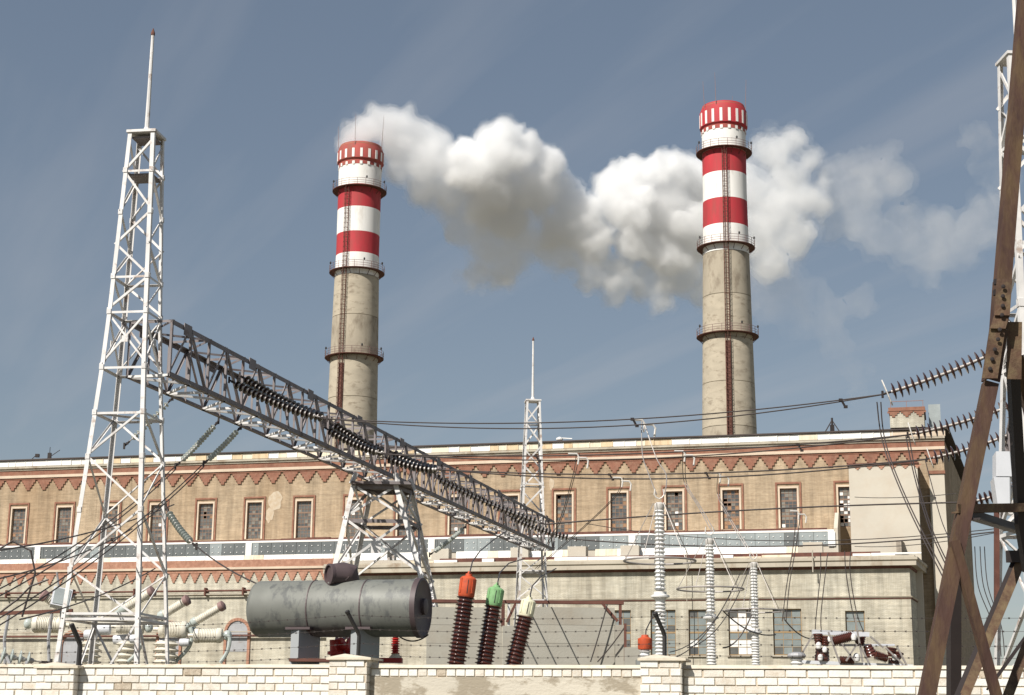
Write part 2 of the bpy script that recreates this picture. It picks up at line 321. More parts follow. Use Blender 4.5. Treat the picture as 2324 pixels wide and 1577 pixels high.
def holed_wall(mb, u0, u1, z0, z1, v, ops, depth=0.35):
    us = sorted({u0, u1, *[o[0] for o in ops], *[o[1] for o in ops]}); zs = sorted({z0, z1, *[o[2] for o in ops], *[o[3] for o in ops]})
    for i in range(len(us) - 1):
        for j in range(len(zs) - 1):
            a, b, c, d = us[i], us[i + 1], zs[j], zs[j + 1]; um, zm = (a + b) / 2, (c + d) / 2
            if any(o[0] < um < o[1] and o[2] < zm < o[3] for o in ops): continue
            mb.add([(a, v, c), (b, v, c), (b, v, d), (a, v, d)], [(0, 1, 2, 3)])
    for a, b, c, d in ops:
        for p, q in (((a, c), (b, c)), ((b, c), (b, d)), ((b, d), (a, d)), ((a, d), (a, c))):
            mb.add([(p[0], v, p[1]), (q[0], v, q[1]), (q[0], v + depth, q[1]), (p[0], v + depth, p[1])], [(0, 1, 2, 3)])
    return mb
# --- main levels (rows of the picture read at column 1410)
Z_TOP = fz(1001); Z_FAS = fz(1015.5); Z_BAND = fz(1036.5); Z_STR = fz(1043); Z_PB = fz(1046)
U_R = fu(2140, 0, 1000); U_L = fu(-60, 0, 1045) - 6
OFFA = 7.0                                      # annex front stands 7 m ahead of the upper wall
OFFL = 5.0                                      # the older lower hall at the left
AZT = fz(1271, OFFA); AZC = fz(1293, OFFA); AZS = fz(1359, OFFA)
ZC0, ZC1 = fz(1247, 3.4, 1410), fz(1216, 3.4, 1410)         # clerestory glazing
# upper wall with its row of tall windows
wu = fu(1280, 0, 1150); du = (fu(1790, 0, 1150) - wu) / 4
WT, WB = fz(1118), fz(1206); ww = du * 0.295
cols = [k for k in range(-11, 6) if wu + k * du - ww > U_L + 1]
ops = [(wu + k * du - ww / 2, wu + k * du + ww / 2, WB, WT) for k in cols]
w = MB(); holed_wall(w, U_L, U_R, 0, Z_FAS, 0.0, ops)
U_RB = fu(2204, -40, 1200)                                # the end wall runs back at a slant
w.add([(U_R, 0, 0), (U_RB, 40, 0), (U_RB, 40, Z_FAS), (U_R, 0, Z_FAS)], [(0, 1, 2, 3)])
w.add([(U_L, 0, 0), (U_L, 40, 0), (U_L, 40, Z_FAS), (U_L, 0, Z_FAS)], [(0, 1, 2, 3)])
w.add([(U_L, 40, 0), (U_RB, 40, 0), (U_RB, 40, Z_FAS), (U_L, 40, Z_FAS)], [(0, 1, 2, 3)])
B('upper_wall', w, 'tan_brick')
r_ = MB(); r_.add([(U_L - 0.6, -0.55, Z_TOP + 0.02), (U_R + 0.5, -0.55, Z_TOP + 0.02), (U_RB + 0.5, 40.5, Z_TOP + 0.3), (U_L - 0.6, 40.5, Z_TOP + 0.3),
                   (U_L - 0.6, -0.55, Z_TOP + 0.14), (U_R + 0.5, -0.55, Z_TOP + 0.14), (U_RB + 0.5, 40.5, Z_TOP + 0.5), (U_L - 0.6, 40.5, Z_TOP + 0.5)],
                  [(0, 1, 2, 3), (4, 5, 6, 7), (0, 1, 5, 4), (1, 2, 6, 5), (2, 3, 7, 6), (3, 0, 4, 7)])
B('roof', r_, 'roof_felt')
it = MB(); slab(it, U_L + 0.3, U_R - 0.3, 2.2, 2.4, 0, Z_FAS - 0.2); B('interior_wall', it, 'interior')
# roof-edge sheets, one by one
U_FE = fu(2020, 0, 1000)
sheets = {}
def sheet_mesh(wd, h, m):
    k = (round(wd, 2), m)
    if k not in sheets:
        mb = MB(); mb.box((0, 0, 0), (wd - 0.015, 0.06, h)); mb.box((wd / 2 - 0.02, -0.05, 0), (0.04, 0.05, h)); me = mb.mesh('sheet'); me.materials.append(MATS[m]); sheets[k] = me
    return sheets[k]
u = U_L; i = 0
while u < U_FE:
    wd = random.choice((0.75, 1.0, 1.0, 1.5)); px = proj(WM[bld] @ Vector((u, -0.4, Z_TOP)))[0]
    pw = 0.85 if px < 190 else 0.35 if px < 1150 else 0.25 if px < 1520 else 0.97
    q = random.random(); m = 'sheet_white' if q < pw else ('sheet_cream' if q < pw + (1 - pw) * 0.6 else 'sheet_tan')
    inst('fascia_sheet', sheet_mesh(wd, Z_TOP - Z_FAS - 0.06, m), bld, Matrix.Translation((u + wd / 2, -0.38 + random.uniform(-0.02, 0.02), (Z_TOP + Z_FAS) / 2))); u += wd
f = MB(); slab(f, U_FE + 0.02, U_R + 0.2, -0.40, 0.0, Z_FAS + 0.02, Z_TOP - 0.04); B('parapet', f, 'cream_stone')
f = MB(); slab(f, U_L, U_FE, -0.33, 0.6, Z_FAS + 0.01, Z_TOP); B('fascia_backing', f, 'sheet_cream')
f = MB(); slab(f, U_L, U_R + 0.15, -0.42, 0.0, Z_FAS - 0.16, Z_FAS - 0.001); slab(f, U_L, U_R + 0.12, -0.28, 0.0, Z_FAS - 0.34, Z_FAS - 0.161); B('moulding', f, 'cornice')
f = MB(); slab(f, U_L, U_R + 0.10, -0.20, 0.0, Z_BAND, Z_FAS - 0.345); B('red_band', f, 'red_brick')
f = MB(); slab(f, U_L, U_R + 0.12, -0.24, 0.0, Z_STR, Z_BAND - 0.002); B('pale_string_course', f, 'cream_stone')
f = MB(); slab(f, U_L, U_R + 0.07, -0.14, 0.0, Z_PB - 0.05, Z_STR - 0.002); B('red_band', f, 'red_brick')
def pendant_mesh(name, wd, h, steps, thick, m):
    """stepped brick tooth hanging from a frieze; top at z = 0"""
    mb = MB(); pts = []
    for k in range(steps):
        x = wd / 2 * (1 - .74 * k / (steps - 1)); pts += [(x, -h * k / steps), (x, -h * (k + 1) / steps)]
    poly = pts + [(-x, z) for x, z in reversed(pts)]
    n = len(poly); mb.v = [Vector((x, -thick, z)) for x, z in poly] + [Vector((x, 0, z)) for x, z in poly]
    mb.f = [(i, (i + 1) % n, n + (i + 1) % n, n + i) for i in range(n)]
    for k in range(steps):                       # front as rows of quads
        mb.add([(-pts[2 * k][0], -thick, pts[2 * k][1]), (pts[2 * k][0], -thick, pts[2 * k][1]), (pts[2 * k][0], -thick, pts[2 * k + 1][1]), (-pts[2 * k][0], -thick, pts[2 * k + 1][1])], [(0, 1, 2, 3)])
    me = mb.mesh(name); me.materials.append(MATS[m]); return me
per = (fu(2100 * 0.5674 + 1345 / 2.629 * 0.5674, 0, 1060) - fu(2100 * 0.5674 + 745 / 2.629 * 0.5674, 0, 1060)) / 3
u0p = fu(2100 * 0.5674 + 745 / 2.629 * 0.5674, 0, 1060)
pm = pendant_mesh('brick_pendant', per * 0.84, Z_PB - 0.05 - fz(1073), 4, 0.11, 'red_brick')
k = -80
U_PL = fu(1930, 0, 1055)
while u0p + k * per < U_R - per * 0.3:
    uu = u0p + k * per
    if uu > U_L + 1: inst('brick_pendant', pm, bld, Matrix.Translation((uu, -0.001 * (k % 2), Z_PB - 0.051)))
    k += 1
# --- upper windows
def pane_mesh(wd, h, m):
    mb = MB(); mb.box((0, 0, 0), (wd, 0.015, h)); me = mb.mesh('pane'); me.materials.append(MATS[m]); return me
def window(uc, z0, z1, wd, v, nx, nz, big_bar, weights,  holes=(), frame='frame_paint', ind=True, label=None, seed=0, cache={}):
    """glazed steel window set back in its opening: frame, glazing bars, single panes"""
    rnd = random.Random(seed); fw = 0.07
    wo_ = MB(); vv = v + 0.22
    slab(wo_, uc - wd / 2, uc - wd / 2 + fw, vv - 0.04, vv + 0.04, z0, z1); slab(wo_, uc + wd / 2 - fw, uc + wd / 2, vv - 0.04, vv + 0.04, z0, z1)
    slab(wo_, uc - wd / 2 + fw, uc + wd / 2 - fw, vv - 0.04, vv + 0.04, z0, z0 + fw); slab(wo_, uc - wd / 2 + fw, uc + wd / 2 - fw, vv - 0.04, vv + 0.04, z1 - fw, z1)
    win = B('window', wo_, frame, label=label)
    iw, ih = wd - 2 * fw, z1 - z0 - 2 * fw; cw, ch = iw / nx, ih / nz
    bars = MB()
    for i in range(1, nx): slab(bars, uc - iw / 2 + i * cw - 0.018, uc - iw / 2 + i * cw + 0.018, vv - 0.025, vv + 0.025, z0 + fw, z1 - fw)
    for j in range(1, nz):
        t = 0.065 if j in big_bar else 0.018
        slab(bars, uc - iw / 2, uc + iw / 2, vv - 0.028, vv + 0.028, z0 + fw + j * ch - t, z0 + fw + j * ch + t)
    part('glazing_bars', bars, frame, win, world=False)
    allp = {}
    for i in range(nx):
        for j in range(nz):
            if (i, nz - 1 - j) in holes: continue
            m = rnd.choices(['pane_dark', 'pane_mid', 'pane_sky' if frame == 'frame_ochre' else 'pane_pale', 'pane_bright', 'pane_board'], weights)[0]
            c = Vector((uc - iw / 2 + (i + 0.5) * cw, vv + 0.0, z0 + fw + (j + 0.5) * ch))
            if ind:
                kx = (round(cw, 3), round(ch, 3), m)
                if kx not in cache: cache[kx] = pane_mesh(cw - 0.03, ch - 0.03, m)
                inst('pane', cache[kx], win, Matrix.Translation(c) @ Matrix.Rotation(rnd.uniform(-0.03, 0.03), 4, 'Z') @ Matrix.Rotation(rnd.uniform(-0.03, 0.03), 4, 'X'))
            else:
                allp.setdefault(m, MB()).box(c, (cw - 0.03, 0.015, ch - 0.03))
    for m, mb in allp.items():
        o = part('panes', mb, m, win, world=False); o['kind'] = 'stuff'
    return win
HOLES = {0: {(0, 0)}, 3: {(0, 2), (0, 3), (1, 3)}, 5: {(0, 4), (0, 7), (1, 8), (0, 8)}, -7: {(1, 2), (1, 3)}, -9: {(2, 9)}, 2: {(2, 0)}}
for n_, k in enumerate(cols):
    uc = wu + k * du
    wts = {0: (5, 3, 2, 0, 2), 1: (6, 4, 1, 0, 1), 2: (3, 4, 4, .4, .5), 3: (5, 2, 1, .3, 4), 4: (4, 2, 4, .4, .3), 5: (3, 2, 2, 6, 0)}.get(k, (3, 7, 2, .1, .2))
    window(uc, WB, WT, ww, 0.0, 4, 10, (3, 7), wts, HOLES.get(k, ()), ind=(k in (-8, -7, -6, -5, 0, 1, 2, 3, 4)), seed=100 + k)
    # red brick surround with an inner pale margin
    s = MB(); a, b = uc - ww * 0.76, uc + ww * 0.76; t = 0.15
    top = WT + 0.50
    slab(s, a, a + t, -0.09, 0, WB - 0.4, top); slab(s, b - t, b, -0.09, 0, WB - 0.4, top); slab(s, a + t, b - t, -0.09, 0, top - t, top)
    B('window_surround', s, 'red_brick')
    s = MB(); slab(s, uc - ww / 2 - 0.14, uc + ww / 2 + 0.14, -0.05, 0.0, WT + 0.001, WT + 0.15); slab(s, uc - ww / 2 - 0.14, uc - ww / 2 - 0.001, -0.05, 0, WB, WT); slab(s, uc + ww / 2 + 0.001, uc + ww / 2 + 0.14, -0.05, 0, WB, WT)
    B('window_margin', s, 'cream_stone')
# pale worn plaster patch between two left windows
def blob(mb, uc, zc, ru, rz_, v, n=26, seed=1, thick=0.02):
    pts = []
    for i in range(n):
        t = 2 * math.pi * i / n; q = 1 + 0.38 * mnoise.noise(Vector((math.cos(t) * 1.6 + seed * 9.1, math.sin(t) * 1.6, seed * 3.3)))
        pts.append((uc + ru * q * math.cos(t), zc + rz_ * q * math.sin(t)))
    mb.v += [Vector((a, v - thick, b)) for a, b in pts] + [Vector((a, v + 0.05, b)) for a, b in pts]; o = len(mb.v) - 2 * n
    mb.f += [tuple(o + i for i in range(n))] + [(o + i, o + (i + 1) % n, o + n + (i + 1) % n, o + n + i) for i in range(n)]
    return mb
for (px, py, rx, ry, sd) in ((625, 1135, 17, 22, 1), (612, 1168, 9, 16, 5), (1252, 1098, 6, 12, 3)):
    a, b = fac(px, py); m_ = 140 / K * 1.05
    B('plaster_patch', blob(MB(), a, b, rx * m_, ry * m_, 0, seed=sd), 'worn_patch')
# --- plastered stair block at the right end
SV = 3.0
SU0, SU1 = fu(1929, SV, 1150), fu(2086, SV, 1150)
ST = fz(1056, SV, 1950)
s = MB(); slab(s, SU0, SU1, -SV, -0.001, 0, ST); B('stair_block', s, 'plaster')
s = MB(); slab(s, SU0 - 0.12, SU1 + 0.12, -SV - .15, -0.001, ST + 0.001, ST + 0.14); B('stair_block_coping', s, 'rust_dark')
pm2 = pendant_mesh('brick_pendant', 0.62, 0.34, 3, 0.05, 'pink_brick')
for k in range(6): inst('brick_pendant', pm2, bld, Matrix.Translation((SU0 + .7 + k * .92, -SV - .001, ST - 0.01)))
s = MB(); slab(s, fu(2112, .7, 1150), U_R - 0.02, -0.7, -0.001, 0, fz(1075, .7, 2135)); B('corner_pier', s, 'plaster')
s = MB(); slab(s, fu(2110, .7, 1150), U_R + 0.05, -0.8, -0.001, fz(1075, .7, 2135) + 0.001, fz(1068, .7, 2135)); B('pier_cap', s, 'red_brick')
s = MB(); s.tube([(SU0 - 0.12, -0.15, fz(1110, 0.1, 1930)), (SU0 - 0.12, -0.15, fz(1250, 0.1, 1930))], 0.06, 6); B('drainpipe', s, 'rust_dark')
# --- roof-top block near the right corner
RB0, RB1 = fu(2020, -1.5, 960), fu(2098, -1.5, 960); RZ1 = fz(924, -1.5, 2060); RZ0 = Z_TOP + 0.1
s = MB(); slab(s, RB0, RB1, 1.5, 6.0, RZ0 + 0.5, RZ1 - 0.3); B('rooftop_block', s, 'pale_brick')
s = MB(); slab(s, RB0 - 0.1, RB1 + 0.1, 1.4, 6.1, RZ1 - 0.3, RZ1); B('rooftop_block_band', s, 'red_brick')
s = MB(); slab(s, RB0 + 0.1, RB1 + 0.25, 1.7, 6.0, RZ0 - 0.05, RZ0 + 0.5); B('rooftop_block_base', s, 'roof_felt')
pm3 = pendant_mesh('brick_pendant', .95, 0.5, 3, 0.06, 'red_brick')
for k in range(3): inst('brick_pendant', pm3, bld, Matrix.Translation((RB0 + 0.3 + k * (RB1 - RB0 - 0.6) / 2, 1.499, RZ1 - 0.301)))
s = MB(); rl = MB()
for a in (RB0 + 0.1, (RB0 + RB1) / 2, RB1 - 0.05):
    rl.bar((a, 1.6, RZ1), (a, 1.6, RZ1 + 0.55), 0.05)
rl.bar((RB0 + 0.1, 1.6, RZ1 + 0.53), (RB1, 1.6, RZ1 + 0.53), 0.05); B('roof_railing', rl, 'rail_steel')
s = MB(); slab(s, RB1 + 0.35, RB1 + 1.3, 2.5, 2.6, RZ0, RZ1 + 0.35); B('roof_screen', s, 'glazing_light')
# --- lean-to clerestory over the annex
CU0, CU1 = U_L, fu(1893, 3.4, 1220)
VC = -3.4; zt = fz(1207, 0.0)
s = MB(); s.add([(CU0, VC - 0.05, ZC1 + 0.02), (CU1, VC - 0.05, ZC1 + 0.02), (CU1, -0.02, ZC1 + 0.10), (CU0, -0.02, ZC1 + 0.10),
                 (CU0, VC - 0.05, ZC1 + 0.18), (CU1, VC - 0.05, ZC1 + 0.18), (CU1, -0.02, ZC1 + 0.26), (CU0, -0.02, ZC1 + 0.26)], [(0, 1, 2, 3), (4, 5, 6, 7), (0, 1, 5, 4), (1, 2, 6, 5), (0, 3, 7, 4)])
B('clerestory_roof', s, 'sheet_white')
s = MB(); u = CU0
while u < CU1 - 3:
    L_ = random.uniform(2, 6); slab(s, u, u + L_ - .05, VC + .1, VC + .5, ZC1 + .2, ZC1 + .2 + random.uniform(.10, .22)); u += L_
B('roof_flashing', s, 'rust_dark')
s = MB(); s.add([(CU1, VC, ZC0 - 0.6), (CU1, -0.01, ZC0 - 0.6), (CU1, -0.01, zt + 1.2), (CU1, -1.6, zt + 1.0), (CU1, VC, ZC1 + 0.3),
                 (CU1 + 0.3, VC, ZC0 - 0.6), (CU1 + 0.3, -0.01, ZC0 - 0.6), (CU1 + 0.3, -0.01, zt + 1.2), (CU1 + 0.3, -1.6, zt + 1.0), (CU1 + 0.3, VC, ZC1 + 0.3)],
                [(0, 1, 2, 3, 4), (5, 6, 7, 8, 9), (0, 1, 6, 5), (1, 2, 7, 6), (2, 3, 8, 7), (3, 4, 9, 8), (4, 0, 5, 9)])
B('clerestory_gable', s, 'plaster')
gp = {}
u = CU0; i = 0
posts = [fu(p, 3.4, 1230) for p in (88, 566, 980, 1435, 1888)]
pwid = 1.15
clip = MB()
while u + pwid < CU1:
    px = proj(WM[bld] @ Vector((u, VC, ZC0)))[0]
    m = 'glazing_light' if (random.random() < (0.15 if px < 1000 else 0.45 if px < 1500 else 0.8)) else 'glazing'
    if m not in gp: mb = MB(); mb.box((0, 0, 0), (pwid - 0.03, 0.05, ZC1 - ZC0 - 0.02)); gp[m] = mb.mesh('glazing_panel'); gp[m].materials.append(MATS[m])
    inst('glazing_panel', gp[m], bld, Matrix.Translation((u + pwid / 2, VC, (ZC0 + ZC1) / 2)) @ Matrix.Rotation(random.uniform(-0.02, 0.02), 4, 'X'))
    for kk in (0.25, 0.75):
        for zz in (0.3, 0.72): clip.box((u + kk * pwid, VC - 0.05, lerp(ZC0, ZC1, zz)), (0.07, 0.05, 0.07))
    u += pwid
o = B('glazing_clips', clip, 'sheet_white'); o['kind'] = 'stuff'
for p in posts:
    s = MB(); slab(s, p - 0.28, p + 0.28, VC - 0.12, VC - 0.06, ZC0 - 0.02, ZC1); B('clerestory_post', s, 'sheet_white')
s = MB(); slab(s, CU0, CU1 + 0.3, VC + 0.03, VC + 0.2, ZC0 - 3, ZC1); B('clerestory_wall', s, 'plaster')
# --- low roof, gutter sheets and parapet in front of the clerestory
ULA = fu(745, OFFA, 1330)                        # the annex starts here, the older hall lies left of it
AU1 = fu(2066, OFFA, 1330); AUB = fu(2192, -40, 1420)
zr = fz(1254, 4.6)
gm = {}
u = CU0; GE = fu(1810, 4.6, 1250)
while u < GE:
    px = proj(WM[bld] @ Vector((u, -4.6, zr)))[0]
    m = 'sheet_white' if random.random() < 0.86 else 'sheet_cream'
    if m not in gm: mb = MB(); mb.box((0, 0, 0), (0.87, 0.08, 0.62)); mb.box((0.43, -0.055, 0), (0.05, 0.04, 0.62)); gm[m] = mb.mesh('gutter_sheet'); gm[m].materials.append(MATS[m])
    if not any(abs(px - q) < 16 for q in (1000, 1180, 1310, 1430)) or px < 745:
        inst('gutter_sheet', gm[m], bld, Matrix.Translation((u + 0.45, -4.6, zr)) @ Matrix.Rotation(R(-8) + random.uniform(-.05, .05), 4, 'X'))
    u += 0.9
for q in (1000, 1180, 1310, 1430, 1845):
    s = MB(); a = fu(q, 5.0, 1255); slab(s, a - 0.75, a + 0.75, -5.2, -4.3, zr - 0.6, zr + 0.5); B('roof_vent_block', s, 'plaster')
s = MB(); slab(s, ULA, AU1 - 0.4, -OFFA + 0.3, -0.002, AZT - 0.5, AZT - 0.05); slab(s, U_L, ULA, -OFFL + 0.05, -0.002, zr - 1.1, zr - 0.4); B('annex_roof', s, 'roof_felt')
rb = MB(); a0, a1 = fu(1010, 5.4, 1262), fu(2000, 5.4, 1262)
slab(rb, a0, a1, -OFFA + .15, -OFFA + .5, AZT + .002, fz(1260.5, OFFA)); B('rusty_kerb', rb, 'rust_dark')
u = a0 - 3
while u < AU1 - 1:
    L_ = random.uniform(.8, 3.2); s = MB(); zz_ = AZT + random.uniform(.10, .3); slab(s, u, u + L_ - .04, -OFFA - .12, -OFFA + .14, AZT + .003, zz_)
    if random.random() < .72: B('parapet_sheet', s, 'sheet_white' if random.random() < .7 else 'sheet_cream')
    u += L_
s = MB(); s.tube([(a0, -5.9, fz(1265, 5.9)), (a1 + 3, -5.9, fz(1266.5, 5.9))], 0.09, 6); B('roof_pipe', s, 'sheet_white')
# --- annex (right) with its cornice, string course and windows
aw = [(1282, 1.0), (1405, 1.0), (1505, 1.05), (1593, 1.1), (1684, 1.1), (1787, 1.15)]
AWT, AWB = fz(1383, OFFA, 1600), fz(1487, OFFA, 1600)
aops = []
for px, q in aw:
    if px < 1350: continue
    a = fu(px, OFFA, 1430); aops.append((a - 0.94 * q, a + 0.94 * q, AWB, AWT))
a = fu(1941, OFFA, 1420); aops.append((a - 0.72, a + 0.72, fz(1433, OFFA, 1941), fz(1386, OFFA, 1941)))
w = MB(); holed_wall(w, ULA, AU1, 0, AZC, -OFFA, aops)
w.add([(AU1, -OFFA, 0), (AUB, 40, 0), (AUB, 40, AZC), (AU1, -OFFA, AZC)], [(0, 1, 2, 3)])
w.add([(ULA, -OFFA, 0), (ULA, 0, 0), (ULA, 0, AZC), (ULA, -OFFA, AZC)], [(0, 1, 2, 3)])
B('annex_wall', w, 'pale_brick')
s = MB(); slab(s, ULA + 0.3, AU1 - 0.3, -OFFA + 2, -OFFA + 2.2, 0, AZC - .3); B('interior_wall', s, 'interior')
def cornice_run(prof, u0, u1, v, name, m, ret=None):
    mb = MB(); n = len(prof)
    mb.v = [Vector((u0, v - p, z)) for p, z in prof] + [Vector((u1 + p, v - p, z)) for p, z in prof]
    mb.f = [(i, (i + 1) % n, n + (i + 1) % n, n + i) for i in range(n)] + [tuple(range(n))]
    if ret:                                       # carries on round the corner
        o = len(mb.v); mb.v += [Vector((ret[0] + p, ret[1], z)) for p, z in prof]; mb.f += [(n + i, n + (i + 1) % n, o + (i + 1) % n, o + i) for i in range(n)] + [tuple(o + i for i in range(n))]
    return B(name, mb, m)
hc = AZT - AZC
cornice_run([(0, AZC), (0.52, AZC), (0.52, AZC + 0.10), (0.52, AZC + hc * 0.45), (0.56, AZC + hc * 0.5), (0.62, AZC + hc * 0.55), (0.62, AZC + hc * 0.82), (0.40, AZC + hc * 0.86), (0.40, AZT), (0, AZT)], ULA - 0.3, AU1, -OFFA, 'cornice', 'cornice', (AUB, 40))
cornice_run([(0, AZS - 0.10), (0.09, AZS - 0.10), (0.14, AZS), (0, AZS + 0.02)], ULA, AU1, -OFFA, 'string_course', 'cornice', (AUB, 40))
cornice_run([(0, AZC - .19), (.07, AZC - .19), (.13, AZC - .003), (0, AZC - .003)], ULA, AU1, -OFFA, 'cornice_shade_strip', 'rust_dark', (AUB, 40))  # added dark strip: the cornice's shadow line put into the colour
cornice_run([(0, AZS - .19), (.05, AZS - .19), (.06, AZS - .103), (0, AZS - .103)], ULA, AU1, -OFFA, 'string_shade_strip', 'rust_dark', (AUB, 40))  # same below the string course: its underside shade as a dark strip
for n_, (px, q) in enumerate(aw):
    if px < 1350: continue
    a = fu(px, OFFA, 1430)
    wts = (1, 2, 2, 7, 0) if 1650 < px < 1700 else (.6, 2, 9, .2, 0)
    window(a, AWB, AWT, 1.88 * q, -OFFA, 3, 6, (3,), wts, (), 'frame_ochre', seed=300 + n_)
    s = MB(); slab(s, a - 1.05 * q, a + 1.05 * q, -OFFA - 0.14, -OFFA, AWB - 0.12, AWB - 0.002); B('window_sill', s, 'cornice')
a = fu(1941, OFFA, 1420); window(a, fz(1433, OFFA, 1941), fz(1386, OFFA, 1941), 1.44, -OFFA, 2, 2, (), (.5, 2, 7, 0, 0), (), 'frame_ochre', seed=320)
# stepped side parapet at the annex end
s = MB(); q0 = fz(1226, OFFA - 2.6, 2056); s.add([(AU1 - 1.0, -OFFA + 2.6, AZT - .1), (AU1 - 1.0, -OFFA + 2.6, q0), (AU1 + 1.1, 12, q0 - 0.1), (AU1 + 1.1, 12, AZT - .1), (AU1 - 0.6, -OFFA + 2.5, AZT - .1), (AU1 - 0.6, -OFFA + 2.5, q0), (AU1 + 1.5, 12, q0 - .1), (AU1 + 1.5, 12, AZT - .1)],
             [(0, 1, 2, 3), (4, 5, 6, 7), (0, 1, 5, 4), (1, 2, 6, 5), (2, 3, 7, 6)]); B('side_parapet', s, 'grey_brick')
# pipes and cables along the annex wall and drain pipes
for (p0, p1, rr) in (((1560, 1246), (1560, 1500), .03), ((1845, 1250), (1845, 1300), .05)):
    s = MB(); u0_, z0_ = fac(*p0, OFFA + .15); u1_, z1_ = fac(*p1, OFFA + .15); s.tube([(u0_, -OFFA - .75, z0_), (u0_, -OFFA - .75, z1_)], rr, 6); B('drainpipe', s, 'cornice')
# --- older lower hall (left): second stepped frieze, pipes, arches
LZ0 = fz(1275, OFFL, 300); LZ1 = fz(1291, OFFL, 300); LZ2 = fz(1296, OFFL, 300); LZ3 = fz(1303, OFFL, 300)
w = MB(); slab(w, U_L, ULA - 0.01, -OFFL, -OFFL + 0.4, 0, LZ1); B('lower_wall', w, 'pale_brick')
s = MB(); slab(s, U_L, ULA - .01, -OFFL - 0.16, -OFFL, LZ1, LZ0); B('red_band', s, 'pink_brick')
s = MB(); slab(s, U_L, ULA - .01, -OFFL - 0.22, -OFFL, LZ2, LZ1 - .002); B('pale_string_course', s, 'cream_stone')
s = MB(); slab(s, U_L, ULA - .01, -OFFL - 0.10, -OFFL, LZ3, LZ2 - .002); B('red_band', s, 'pink_brick')
p_l = fu(900 * .5674 + 410 / 2.0218 * .5674, OFFL, 1310) - fu(900 * .5674 + 60 / 2.0218 * .5674, OFFL, 1310); p_l /= 4
ub = fu((900 + 105 / 2.0218) * .5674, OFFL, 1310)
pm4 = pendant_mesh('brick_pendant', p_l * 0.80, LZ3 - fz(1324, OFFL, 300), 4, 0.08, 'pink_brick')
for k in range(-45, 12):
    uu = ub + k * p_l
    if U_L + 0.5 < uu < ULA - 0.4: inst('brick_pendant', pm4, bld, Matrix.Translation((uu, -OFFL - 0.001, LZ3 - .001)))
for (y0, rr, m) in ((1341, 0.09, 'rust_dark'), (1349, 0.07, 'cornice'), (1443, 0.10, 'rust_dark'), (1434, 0.05, 'cornice')):
    s = MB(); zz = fz(y0, OFFL + .3, 470); s.tube([(U_L, -OFFL - 0.3, zz), (ULA - 0.1, -OFFL - 0.3, zz)], rr, 6); B('wall_pipe', s, m)
for px in (15, 165, 305, 466, 552):
    s = MB(); a = fu(px, OFFL + .3, 1345); slab(s, a - .07, a + .07, -OFFL - .45, -OFFL, fz(1352, OFFL + .3, 470), fz(1334, OFFL + .3, 470)); B('pipe_bracket', s, 'rust_dark')
def arch(px, wpx, ztop):
    a = fu(px, OFFL, 1440); ro = wpx * 135 / K / 2; zc = fz(ztop, OFFL, 300) - ro
    p = MB(); n = 14; ri = ro * 0.80
    pts = [(-ri, -1.6)] + [(ri * math.cos(math.pi - math.pi * k / n), ri * math.sin(math.pi * k / n)) for k in range(n + 1)] + [(ri, -1.6)]
    p.v = [Vector((a + x, -OFFL - 0.03, zc + z)) for x, z in pts]; p.f = [tuple(range(len(pts)))]
    ar = B('arch_infill', p, 'grey_steel')
    for k in range(n):
        t0, t1 = math.pi * k / n + .006, math.pi * (k + 1) / n - .006; vb = MB()
        q = [(ri * math.cos(t0), ri * math.sin(t0)), (ro * math.cos(t0), ro * math.sin(t0)), (ro * math.cos(t1), ro * math.sin(t1)), (ri * math.cos(t1), ri * math.sin(t1))]
        vb.v = [Vector((a + x, -OFFL - 0.12, zc + z)) for x, z in q] + [Vector((a + x, -OFFL, zc + z)) for x, z in q]
        vb.f = [(0, 1, 2, 3), (0, 1, 5, 4), (1, 2, 6, 5), (2, 3, 7, 6), (3, 0, 4, 7)]
        part('voussoir', vb, 'pink_brick', ar, world=False)
    for sgn in (-1, 1):
        s = MB(); slab(s, a + sgn * (ri + ro) / 2 - (ro - ri) / 2, a + sgn * (ri + ro) / 2 + (ro - ri) / 2, -OFFL - .12, -OFFL, 0, zc - .01); part('arch_jamb', s, 'pink_brick', ar, world=False)
arch(539, 66, 1404); arch(385, 66, 1409); arch(170, 74, 1428)
# --- small things on the roof
for (px, py0, py1, lb, cat) in ((1890, 952, 990, 'thin dark pole standing on the roof edge right of the right chimney', 'pole'), (114, 1018, 1043, 'hair-thin pole on the roof edge at the far left of the hall', 'pole')):
    p = thing('roof_pole', WM[bld] @ Vector((fu(px), -.2, Z_TOP + .1)), lb, cat)
    u_, zb = fac(px, py1 + 6); zt_ = fac(px, py0)[1]
    q = MB(); base = WM[bld] @ Vector((u_, -.2, Z_TOP + .1)); q.tube([base, base + Z * (zt_ - Z_TOP)], 0.09 if px > 1000 else 0.03, 6); part('shaft', q, 'dark_steel', p)
    q = MB(); q.box(base + Z * .3, (.3, .3, .6)); part('socket', q, 'dark_steel', p)
    if px > 1000:
        for s_ in (-1, 1):
            q = MB(); q.bar(base + E_ * s_ * .6, base + Z * 1.0, .08); part('stay', q, 'dark_steel', p)
p = thing('roof_cowl', WM[bld] @ Vector((fu(1267), .4, Z_TOP + .1)), 'small white vent cowl on the roof edge above the small mast tower', 'vent')
b0 = WM[bld] @ Vector((fu(1267), .4, Z_TOP)); q = MB(); q.lathe(b0, Z, [(.16, 0), (.16, .35), (.3, .36), (.3, .5), (.05, .62)], 10); part('pipe', q, 'sheet_white', p); q = MB(); q.tube([b0 + Z * .5 + E_ * .2, b0 + Z * .42 + E_ * 1.1], .05, 6); part('spout', q, 'sheet_white', p)
p = thing('roof_floodlight', WM[bld] @ Vector((fu(80), -.3, Z_TOP + .1)), 'tiny dark lamp with a slanting stay on the roof edge at far left', 'lamp')
